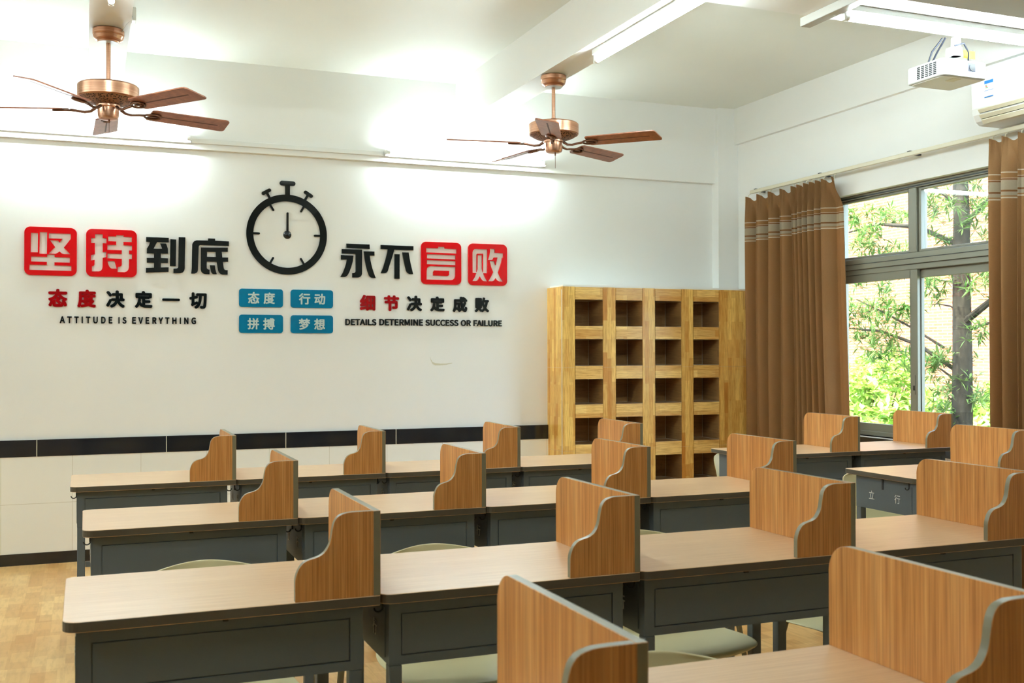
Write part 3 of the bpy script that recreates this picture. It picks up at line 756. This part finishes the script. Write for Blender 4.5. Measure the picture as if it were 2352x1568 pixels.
# ------------------------------------------------------------------ chairs
def make_chair():
    t = thing('shell_chair', 'chair', 'chair')
    # one shell swept from the front lip of the seat to the top of the back: (y, z, half width)
    prof = [(-.225, .425, .150), (-.215, .440, .180), (-.18, .448, .200), (-.10, .446, .208), (0, .438, .208), (.08, .434, .204), (.13, .440, .196), (.165, .462, .184),
            (.185, .500, .172), (.198, .540, .168), (.212, .590, .176), (.225, .640, .184), (.236, .680, .182), (.243, .704, .165), (.245, .718, .128)]
    nu = 17; v = []; f = []
    for i, (y, z, hw) in enumerate(prof):
        back = max(0.0, min(1.0, (z - .45) / .15)) if y > .1 else 0
        for j in range(nu):
            u = -1 + 2 * j / (nu - 1)
            dish = (1 - u * u)
            yy = y + back * (.035 * dish - .035)          # back wraps round the sitter
            zz = z - (1 - back) * .012 * dish * (1 if -.2 < y < .15 else .4)
            if i == len(prof) - 1: zz = z - .020 * u * u
            if i == len(prof) - 2: zz = z - .014 * u * u
            if i == 0: yy += .03 * u * u
            v.append((u * hw, yy, zz))
    for i in range(len(prof) - 1):
        for j in range(nu - 1):
            f.append((i * nu + j, i * nu + j + 1, (i + 1) * nu + j + 1, (i + 1) * nu + j))
    o = MB().add(v, f, 0, True).build('shell', MT['chair'], t)
    so = o.modifiers.new('thickness', 'SOLIDIFY'); so.thickness = .007; so.offset = 0
    sb = o.modifiers.new('smooth', 'SUBSURF'); sb.levels = 1; sb.render_levels = 2
    for sx in (-1, 1):
        for (ya, yb) in ((-.13, -.19), (.10, .20)):
            MB().tube([(sx * .13, ya, .432), (sx * .185, yb, 0)], [.014, .010], 10).build('leg', MT['chair_leg'], t)
    MB().tube([(-.13, -.13, .424), (-.13, .10, .424)], .008, 8).build('seat_rail', MT['chair_leg'], t)
    MB().tube([(.13, -.13, .424), (.13, .10, .424)], .008, 8).build('seat_rail', MT['chair_leg'], t)
    return t
cproto = make_chair()
BACK = {'L0': .66, 'L1': .745, 'L2': .60, 'L3': .60, 'R2': .70, 'R3': .70}
CL = {
 ('L0', 1): 'olive shell chair barely peeking over the lower frame edge, behind nearest row', ('L0', 2): 'olive shell chair behind the nearest desk beside its large divider',
 ('L1', 0): 'olive shell chair behind the aisle-end desk of the second row', ('L1', 1): 'olive shell chair behind the second-row desk marked 行',
 ('L1', 2): 'olive shell chair behind the third desk of the second row', ('L1', 3): 'olive shell chair behind the last desk of the second row',
 ('L2', 0): 'olive shell chair tucked behind the aisle-end desk of the third row', ('L2', 1): 'olive shell chair tucked behind the second desk of the third row',
 ('L2', 2): 'olive shell chair tucked behind the third desk of the third row', ('L2', 3): 'olive shell chair tucked behind the last desk of the third row',
 ('L3', 0): 'olive shell chair tucked behind the aisle-end desk of the back row', ('L3', 1): 'olive shell chair tucked behind the second desk of the back row',
 ('L3', 2): 'olive shell chair tucked behind the third desk of the back row', ('L3', 3): 'olive shell chair tucked behind the last desk of the back row',
 ('R2', 0): 'pale shell chair edge showing past the desk marked 立行', ('R3', 0): 'pale shell chair edge showing past the desk before the curtain', ('R3', 1): 'pale shell chair behind the desk below the window',
}
first = True
for key, k, d in desks:
    if key == 'L3' or (key, k) == ('R3', 1): continue          # hidden behind the desks
    o = cproto if first else copy_tree(cproto); first = False
    dx = {('L1', 2): .035, ('L0', 2): .03, ('R2', 0): 0, ('R3', 0): 0}.get((key, k), .02)
    o.location = (d.location.x + W / 2 + dx, d.location.y + BACK[key] - .245, 0)
    tag(o, CL[(key, k)], 'chair', 'olive plastic shell chairs behind the desks')

# ------------------------------------------------------------------ ceiling fans
def make_fan():
    t = thing('ceiling_fan', 'fan', 'fan')
    MB().lathe([(0, 0), (.070, 0), (.074, -.004), (.074, -.026), (.071, -.030), (.072, -.034), (.066, -.050), (.052, -.060), (.050, -.066), (0, -.066)], n=40).build('canopy', MT['copper'], t)
    mb = MB().lathe([(0, -.0665), (.050, -.0665), (.050, -.068), (0, -.068)], n=32)
    mb.build('canopy_cover', MT['white_plastic'], t)
    MB().tube([(0, 0, -.068), (0, 0, -.247)], .0105, 16).build('downrod', MT['copper'], t)
    MB().lathe([(0, -.246), (.016, -.246), (.020, -.256), (.032, -.268), (.048, -.272), (.128, -.274), (.138, -.277), (.140, -.281), (.144, -.283), (.144, -.338), (.140, -.344), (0, -.344)], n=48).build('motor_housing', MT['copper'], t)
    MB().lathe([(0, -.3442), (.137, -.3442), (.118, -.356), (.088, -.368), (.062, -.374), (0, -.374)], n=48).build('vent_plate', MT['fan_vent'], t)
    MB().lathe([(0, -.3742), (.057, -.3742), (.057, -.384), (.050, -.388), (.050, -.428), (.046, -.440), (.034, -.445), (0, -.446)], n=36).build('switch_housing', MT['copper'], t)
    mb = MB(); mb.tube([(0.0, -.012, -.4462), (0, -.012, -.462)], .004, 8)
    for i in range(22): mb.lathe([(0, .0018), (.0016, .0009), (.0016, -.0009), (0, -.0018)], (0, -.012, -.464 - i * .0033), 6)
    mb.build('pull_chain', MT['copper_dark'], t)
    for k in range(5):
        a = 2 * PI * k / 5
        ca, sa = math.cos(a), math.sin(a); tilt = math.radians(-13)
        R = Matrix.Rotation(a, 4, 'Z') @ Matrix.Rotation(tilt, 4, 'X')
        zb = -.392
        outl = [(.205, -.048), (.212, -.055), (.222, -.058), (.590, -.064), (.606, -.061), (.616, -.050), (.630, .048), (.626, .060), (.614, .065), (.222, .058), (.212, .055), (.205, .048)]
        mb = MB().prism(outl, 'z', -.003, .003, 0); mb.box((.245, -.004, -.0036), (.572, .004, -.0031), 1)
        mb.v = [tuple(R @ Vector(p) + Vector((0, 0, zb))) for p in mb.v]
        b = mb.build('blade', [MT['blade'], MT['blade_groove']], t)
        mb = MB()
        mb.tube([(.062, 0, .004), (.085, 0, -.012), (.115, 0, -.016), (.150, 0, -.010), (.182, 0, -.0065)], [.008, .007, .0065, .0065, .007], 8)
        ring = [(.222 + .042 * math.cos(q), .026 * math.sin(q), -.0085) for q in [i / 20 * 2 * PI for i in range(21)]]
        mb.tube(ring, .0055, 8, caps=False)
        mb.box((.20, -.006, -.010), (.245, .006, -.0045))
        mb.v = [tuple(R @ Vector(p) + Vector((0, 0, zb))) for p in mb.v]
        mb.build('blade_arm', MT['copper_dark'], t)
    return t
fan = make_fan()
fan.location = (.106, 5.60, ZB); fan.rotation_euler = (0, 0, math.radians(18.5))
tag(fan, 'copper ceiling fan with five wooden blades above the red plaques', 'fan', 'copper ceiling fans')
f2 = copy_tree(fan)
f2.location = (2.508, 5.60, ZB); f2.rotation_euler = (0, 0, math.radians(26.5))
tag(f2, 'copper ceiling fan with five wooden blades nearer the bookcase', 'fan', 'copper ceiling fans')

# ------------------------------------------------------------------ tube lamps
def make_lamp():
    """1.2 m batten along local x, hanging below z = 0"""
    t = thing('tube_lamp', 'lamp', 'lamp')
    MB().box((-.60, -.022, -.030), (.60, .022, -.0005)).build('batten', MT['white_plastic'], t, bevel=.003, seg=1)
    MB().tube([(-.572, -.0, -.058), (.572, 0, -.058)], .013, 16).build('tube', MT['tube'], t)
    for s in (-1, 1):
        mb = MB().tube([(s * .572, 0, -.058), (s * .592, 0, -.058)], .0135, 16); mb.box((s * .597 - .006, -.012, -.072), (s * .597 + .004, .012, -.030))
        mb.build('end_cap', MT['white_plastic'], t)
    return t
lamp = make_lamp()
lg = 'white tube lamps'
def put_lamp(o, loc, rot, label):
    o.location = loc; o.rotation_euler = rot; return tag(o, label, 'lamp', lg)
put_lamp(lamp, (.105, 4.38, ZB), (0, 0, PI / 2), 'tube lamp seen end-on under the beam above the first copper fan')
put_lamp(copy_tree(lamp), (2.50, 4.44, ZB), (0, 0, PI / 2), 'lit tube lamp under the beam running towards the second copper fan')
put_lamp(copy_tree(lamp), (3.83, 3.955, ZB - .0025), (0, 0, 0), 'lit tube lamp just above the projector')
put_lamp(copy_tree(lamp), (.03, YB - .042, 2.652), (-PI / 2, 0, 0), 'lit tube lamp on the wall ledge above the red plaques')
put_lamp(copy_tree(lamp), (2.503, YB - .042, 2.652), (-PI / 2, 0, 0), 'lit tube lamp on the wall ledge behind the second fan')
for x, y in ((.105, 1.8), (-2.31, 5.4), (-2.31, 3.6), (-2.31, 1.8)):  # unseen lamps, added as general fill to brighten the room from the left
    put_lamp(copy_tree(lamp), (x, y, ZB if x < 3 else ZC), (0, 0, PI / 2), 'unseen tube lamp added under a beam as fill light')
o = MB().box((.632, YB - .060, 2.632), (1.900, YB - .0425, 2.664)).build('cable_trunking', MT['white_plastic'], bevel=.002, seg=1)
tag(o, 'thin white cable trunking on the wall between two lit tubes', 'trunking')
o = MB().box((3.165, 2.2, ZB - .044), (3.222, 4.19, ZB - .003)).build('cable_trunking', MT['trunk'], bevel=.002, seg=1)
tag(o, 'square white cable duct under the cross beam beside the projector lamp', 'trunking')
sb = thing('wire_box', 'small white wiring box with thin wire on the beam beside the first fan', 'electrical box', (.206, 5.46, ZB))
MB().box((0, -.03, .01), (.022, .03, .075)).build('box', MT['white_plastic'], sb, bevel=.003, seg=1)
MB().box((0, .16, .05), (.010, .18, .075)).build('clip', MT['white_plastic'], sb)
MB().tube([(.006, .17, .06), (.006, .03, .05), (.004, -.05, .02), (.004, -.10, -.006), (-.02, -.03, -.010), (-.036, .10, -.012)], .0025, 6).build('wire', MT['white_plastic'], sb)

# ------------------------------------------------------------------ projector
pj = thing('projector', 'white ceiling projector with yellow tag and black cables near the air conditioner', 'projector', (3.955, 4.105, 2.664))
mb = MB().prism(rrect(0, 0, .295, .25, [.022, .022, .02, .02], 5), 'z', 0, .088)
mb.build('body', MT['grey_plastic'], pj, bevel=.010, seg=3)
MB().prism(rrect(.016, .014, .28, .236, .016, 4), 'z', -.0025, .001).build('underside_plate', MT['white_plastic'], pj)
MB().box((.10, .03, -.004), (.15, .085, -.0026)).build('hatch', MT['cream_plastic'], pj)
mb = MB().box((.168, -.0015, .032), (.214, .006, .074), 1); mb.tube([(.191, -.004, .053), (.191, .004, .053)], .017, 20, 0)
mb.build('lens', [MT['dark'], MT['cable']], pj)
mb = MB()
for i in range(5):
    for j in range(7):
        mb.box((-.0012, .040 + i * .028, .014 + j * .0092), (.004, .060 + i * .028, .0200 + j * .0092))
mb.build('side_vent', MT['dark'], pj)
mb = MB()
for i in range(6):
    for j in range(4): mb.box((.25 + j * .009, -.0010, .020 + i * .010), (.2545 + j * .009, .003, .0255 + i * .010))
mb.build('front_vent', MT['cream_plastic'], pj)
mb = MB().box((.11, .085, .0885), (.185, .165, .120)); mb.tube([(.147, .06, .120), (.147, .06, ZB - 2.664 - .004)], .024, 16)
mb.box((.105, .02, ZB - 2.664 - .004), (.19, .044, ZB - 2.664 - .0005)); mb.box((.12, .045, .12), (.175, .10, .165))
mb.build('mount', MT['white_plastic'], pj)
for pts in ([(.04, .14, .089), (.05, .12, .15), (.09, .09, .215)], [(.085, .17, .09), (.09, .13, .15), (.10, .08, .216)], [(.10, .02, .16), (.14, .0, .17), (.20, .03, .14), (.26, .09, .092)], [(.20, .10, .215), (.215, .13, .15), (.24, .16, .09)]):
    MB().tube(pts, .0045, 8).build('cable', MT['cable'], pj)
mb = MB().box((.200, .060, .118), (.275, .062, .158)); mb.build('cable_tag', MT['yellow'], pj).rotation_euler = (0, 0, 0)

# ------------------------------------------------------------------ air conditioner
ac = thing('air_conditioner', 'white wall air conditioner above the curtain rail', 'air conditioner', (XR, 4.49, 2.53))
L = .86
outp = [(0, 0), (-.15, .0), (-.175, .018), (-.196, .052), (-.204, .085), (-.206, .26), (-.19, .28), (0, .28)]
MB().prism([(x, z) for x, z in outp], 'y', -L, 0).build('body', MT['white_plastic'], ac, bevel=.004, seg=2)
mb = MB().add([(-.2045, -L + .04, .080), (-.2045, -.055, .080), (-.168, -.055, .008), (-.168, -L + .04, .008)], [(0, 1, 2, 3)])
mb.v = [(x - .0035, y, z - .002) for x, y, z in mb.v]
mb.build('outlet', MT['dark'], ac)
for z, x, w in ((.066, -.213, .024), (.036, -.203, .026), (.010, -.186, .030)):
    mb = MB().box((-.004, -L + .045, -w / 2), (.004, -.06, w / 2)); mb.v = [(q[0], q[1], q[2]) for q in mb.v]
    f_ = mb.build('louver', MT['cream_plastic'], ac, bevel=.002, seg=1); f_.location = (x, 0, z); f_.rotation_euler = (0, math.radians(-38), 0)
lbl = MB().box((-.2071, -.155, .13), (-.2062, -.095, .222)).build('energy_label', MT['white_plastic'], ac)
bl = mat('label_blue', lin(30, 120, 200), .5)
mb = MB().box((-.2076, -.155, .205), (-.2070, -.095, .222)); mb.box((-.2076, -.155, .13), (-.2070, -.095, .136)); mb.box((-.2076, -.155, .167), (-.2070, -.095, .169))
mb.build('label_band', bl, lbl)
mb = MB()
for i, wd_ in enumerate((.008, .012, .016)): mb.box((-.2076, -.103 - wd_, .196 - i * .007), (-.2070, -.103, .200 - i * .007), i % 2)
mb.build('label_bars', [mat('label_green', lin(60, 160, 60), .5), mat('label_red', lin(220, 50, 30), .5)], lbl)

# ------------------------------------------------------------------ curtains and rail
rl = thing('curtain_rail', 'long cream curtain rail above the window', 'curtain rail', (4.655, 0, 2.487))
MB().box((-.012, 2.9, -.012), (.012, 6.765, .014)).build('track', MT['cream_plastic'], rl, bevel=.003, seg=1)
for y in (3.3, 4.2, 5.1, 5.95, 6.7):
    mb = MB().box((.012, y - .012, -.004), (XR - 4.655 - .001, y + .012, .003)); mb.box((-.010, y - .012, .0142), (.02, y + .012, .019))
    mb.build('bracket', MT['steel_dark'], rl)

def curtain(name, label, ya, yb, ya_b, yb_b, folds, seed, edge=False):
    """ya > yb at the top, ya_b > yb_b at the hem; folds: widths of the pleat bays"""
    rng = random.Random(seed)
    t = thing(name, label, 'curtain', (4.635, 0, 0), 0, 'brown curtains')
    tot = sum(folds); cum = [0]
    for w in folds: cum.append(cum[-1] + w / tot)
    NU, NZ = 30 * len(folds), 46
    amp = [rng.uniform(.7, 1.15) for _ in folds]; ph = [rng.uniform(-.12, .12) for _ in folds]
    v = []; f = []
    for i in range(NZ + 1):
        s = i / NZ; s = s ** 1.7                     # denser near the heading
        zt = 2.452
        for j in range(NU + 1):
            u = j / NU
            b = min(len(folds) - 1, max(k for k in range(len(folds)) if cum[k] <= u + 1e-9))
            w = (u - cum[b]) / (cum[b + 1] - cum[b])
            wrel = min(1.4, folds[b] / (tot / len(folds)))
            zc = zt * (1 - s) + .02 * s
            h = max(0, min(1, (zt - zc) / .22))           # 0 at heading, 1 below the pleats
            d = max(0, min(w, 1 - w))                             # distance to the nearest pinch
            pin = math.exp(-(d / .055) ** 2) * .036 + math.exp(-((d - .085) / .03) ** 2) * .012
            wave = max(0, .5 + .5 * math.cos(2 * PI * w + ph[b])) ** .6
            low = amp[b] * .098 * min(1, wrel * .35 + .62) * (1 - min(1, d / (.40 + ph[b] * .5)) ** 1.7) ** 1.3 + .004 * math.sin(4 * PI * w + ph[b] * 9)
            hh = h * h * (3 - 2 * h)
            x = -(pin * (1 - hh) + low * hh) + .044 * hh
            x += .006 * math.sin(2.1 * zc + 9 * u) * hh
            if b == len(folds) - 1 and edge: x = x * (1 - w * hh) + (.058 * w) * hh
            sag = .030 * min(1.3, wrel) * max(0, math.sin(PI * w)) ** 1.2 * (1 - min(1, s * 14))
            y0 = ya * (1 - s) + ya_b * s; y1 = yb * (1 - s) + yb_b * s
            y = y0 + (y1 - y0) * (u + .05 * (cum[b + 1] - cum[b]) * hh * math.sin(2 * PI * w))
            v.append((x, y, zc - sag))
    for i in range(NZ):
        for j in range(NU):
            f.append((i * (NU + 1) + j, i * (NU + 1) + j + 1, (i + 1) * (NU + 1) + j + 1, (i + 1) * (NU + 1) + j))
    o = MB().add(v, f, 0, True).build('cloth', MT['curtain'], t)
    so = o.modifiers.new('thickness', 'SOLIDIFY'); so.thickness = .0016; so.offset = 0
    for k, c in enumerate(cum):
        y = ya + (yb - ya) * c
        MB().tube([(-.012, y, 2.425), (-.008, y, 2.462), (.012, y, 2.4745)], .0028, 6).build('hook', MT['cream_plastic'], t)
    return t
curtain('curtain', 'brown curtain with pale woven band between bookcase and window', 6.755, 5.765, 6.765, 5.675, [1.15, 1.15, 1.15, 1.05, .55, .6, .5, .55, .5, .9], 4, True)
curtain('curtain', 'brown curtain with pale woven band below the air conditioner', 4.435, 3.55, 4.450, 3.50, [.55, .7, .6, .8, .6, .9, .7, .8], 9)

# ------------------------------------------------------------------ outside
struct(MB().box((XO + .01, -12, -.32), (30, 45, -.30)).build('ground_outside', MT['soil']))
fa = MB().box((16.0, 2, -.3), (16.6, 40, 9.5)).build('brick_building', MT['brick'])
tag(fa, 'salmon brick building facade behind the garden', 'building')

def leaf_cloud(centers, n, size, width, rng, droop=.25, star=9):
    """rosettes of long narrow folded leaves"""
    mb = MB()
    for (c, rad, cnt) in centers:
        for _ in range(cnt):
            p = Vector(c) + Vector((rng.gauss(0, 1), rng.gauss(0, 1), rng.gauss(0, .7))) * rad
            ax = Vector((rng.uniform(-1, 1), rng.uniform(-1, 1), rng.uniform(-.2, 1))).normalized()
            for k in range(star):
                d = (ax * rng.uniform(.1, .7) + Vector((rng.gauss(0, 1), rng.gauss(0, 1), rng.gauss(0, .6)))).normalized()
                L_ = size * rng.uniform(.6, 1.15); w_ = width * rng.uniform(.7, 1.2)
                sdv = d.cross(Vector((rng.uniform(-.4, .4), rng.uniform(-.4, .4), 1))).normalized() * w_
                tip = p + d * L_ - Vector((0, 0, droop * L_ * .4)); mid = p + d * L_ * .45; nrm = sdv.cross(d) * .25
                mb.add([p, mid + sdv + nrm, tip, mid - sdv + nrm, mid], [(0, 4, 1), (1, 4, 2), (2, 4, 3), (3, 4, 0)], 0, False)
    return mb
def at(x, y, d):
    """a garden point: x, y offset as view slopes from the window side, d metres ahead"""
    return None
rng = random.Random(12)
TX, TY = 6.55, 6.60
tree = thing('garden_tree', 'tree with narrow leaves standing just outside the window', 'tree', (TX, TY, -.3))
tk = [(-.06, -.04, 0), (-.03, -.02, .9), (0, 0, 1.5), (.015, .02, 2.0), (.03, .03, 2.7), (.03, .06, 3.4), (.05, .05, 4.6)]
MB().tube(tk, [.095, .085, .078, .072, .064, .055, .03], 12).build('trunk', MT['bark'], tree)
def br_path(base, end, bend, r):
    a = Vector(base); b = Vector(end); m1 = a.lerp(b, .35) + Vector((0, 0, bend)); m2 = a.lerp(b, .7) + Vector((0, 0, bend * .9))
    MB().tube([a, m1, m2, b], [r, r * .8, r * .6, r * .25], 8).build('branch', MT['bark'], tree)
    return [a.lerp(m1, .6), m1, m1.lerp(m2, .5), m2, m2.lerp(b, .5), b]
BR = [((0, 0, 2.43), (-.05, 1.30, 2.68), .12, .024), ((.02, .03, 2.6), (.15, -.75, 3.0), .05, .022), ((0, 0, 1.81), (.0, -.80, 2.22), .02, .032), ((.02, .02, 2.75), (-.1, .75, 3.1), .08, .016),
      ((0, 0, 1.40), (-.05, 1.30, 1.80), .10, .020), ((0, .2, 1.62), (-.1, 1.15, 2.06), .02, .012), ((0, 0, 2.1), (.1, .45, 2.18), .03, .010), ((0, 0, 1.75), (.2, -.7, 1.86), .03, .013),
      ((.03, .05, 3.0), (.1, -.8, 3.3), .1, .02), ((-.03, 0, 1.3), (.1, .42, 1.46), .03, .012), ((0, 0, 1.9), (.05, .42, 1.98), .03, .008), ((.03, .02, 2.5), (.6, .3, 2.9), .05, .018)]
for a, b, bend, r in BR: br_path(a, b, bend, r)
cen = []
def spray(y0, y1, z0, z1, n, cnt=6, rad=.06, x=0.0):
    for _ in range(n): cen.append(((x + rng.uniform(-.22, .22), rng.uniform(y0, y1), rng.uniform(z0, z1)), rad, cnt))
spray(.55, 1.3, 2.62, 2.98, 15); spray(.45, .95, 2.38, 2.55, 5); spray(1.0, 1.35, 2.35, 2.6, 4)
spray(.05, .45, 2.5, 3.1, 12); spray(-.6, .0, 2.45, 3.15, 20); spray(-.7, -.1, 3.1, 3.5, 8)
spray(.55, 1.35, 1.62, 2.05, 20); spray(.45, 1.35, 1.45, 1.7, 11); spray(.6, 1.3, 2.05, 2.3, 6)
spray(.08, .42, 2.0, 2.25, 7); spray(-.5, -.05, 1.9, 2.3, 11); spray(-.55, -.2, 1.65, 1.8, 4)
spray(.1, .42, 1.4, 1.56, 5); spray(-.12, .12, 1.0, 1.5, 9); spray(-.35, -.1, 1.1, 1.3, 3); spray(.1, .35, 1.1, 1.25, 3)
leaf_cloud(cen, 0, .115, .0080, rng, .2, 11).build('foliage', MT['leaf'], tree)

shr = [(8.1, 9.9, 1.0, .9), (9.6, 11.2, 1.15, .95), (9.5, 9.6, .85, .9), (11.1, 10.5, .9, .9), (10.9, 8.9, .8, .9), (7.5, 8.5, .75, .7), (11.2, 12.8, 1.25, .95), (9.3, 8.1, .7, .8)]
wh = ['tall bright shrub before the brick facade under the open window half', 'bright shrub farthest along the brick facade', 'bright shrub at the foot of the narrow-leaved tree', 'bright shrub close to the brick facade behind the tree foot',
      'low bright shrub beside the tree foot, towards the second curtain', 'bright shrub nearest the first curtain edge', 'bright shrub deepest in the garden beyond the curtain edge', 'low bright shrub by the facade towards the second curtain']
for (x, y, h, w), lb in zip(shr, wh):
    t = thing('garden_shrub', lb, 'shrub', (x, y, -.3), 0, 'bright green shrubs outside the window')
    mb = MB()
    for k in range(5):
        a = k * 1.26; mb.tube([(0, 0, 0), (math.cos(a) * w * .25, math.sin(a) * w * .25, h * .7), (math.cos(a) * w * .4, math.sin(a) * w * .4, h * 1.1)], [.012, .009, .004], 6)
    mb.build('stem', MT['bark'], t)
    cc_ = [((rng.uniform(-.45, .45) * w, rng.uniform(-.45, .45) * w, rng.uniform(.25, 1.25) * h), .10, 10) for _ in range(30)]
    leaf_cloud(cc_, 0, .14, .032, rng, .3, 6).build('foliage', MT['leaf2'], t)
bb = thing('chalkboard', 'long green chalkboard on the front wall facing the desks', 'chalkboard', (.3, YF + .001, .95))
MB().box((-2.0, .02, .05), (2.0, .03, 1.25)).build('board', MT['board'], bb)
mb = MB(); mb.box((-2.05, 0, 0), (2.05, .045, .05)); mb.box((-2.05, 0, 1.25), (2.05, .045, 1.30)); mb.box((-2.05, 0, .05), (-2.0, .045, 1.25)); mb.box((2.0, 0, .05), (2.05, .045, 1.25))
mb.build('board_frame', MT['alu'], bb)

mb = MB()
sc = [(2.245, 1.258, .002), (2.252, 1.235, .005), (2.264, 1.214, .007), (2.285, 1.205, .008), (2.320, 1.203, .006), (2.365, 1.205, .004), (2.41, 1.213, .002)]
for (a, b, r), (c, d, q) in zip(sc, sc[1:]):
    mb.add([(a, YB - .0004, b - r), (c, YB - .0004, d - q), (c, YB - .0004, d + q), (a, YB - .0004, b + r)], [(0, 1, 2, 3)])
tag(mb.build('scuff_mark', mat('scuff', lin(206, 202, 182), .6)), 'faint curved scuff mark on the white wall below the slogan', 'mark')
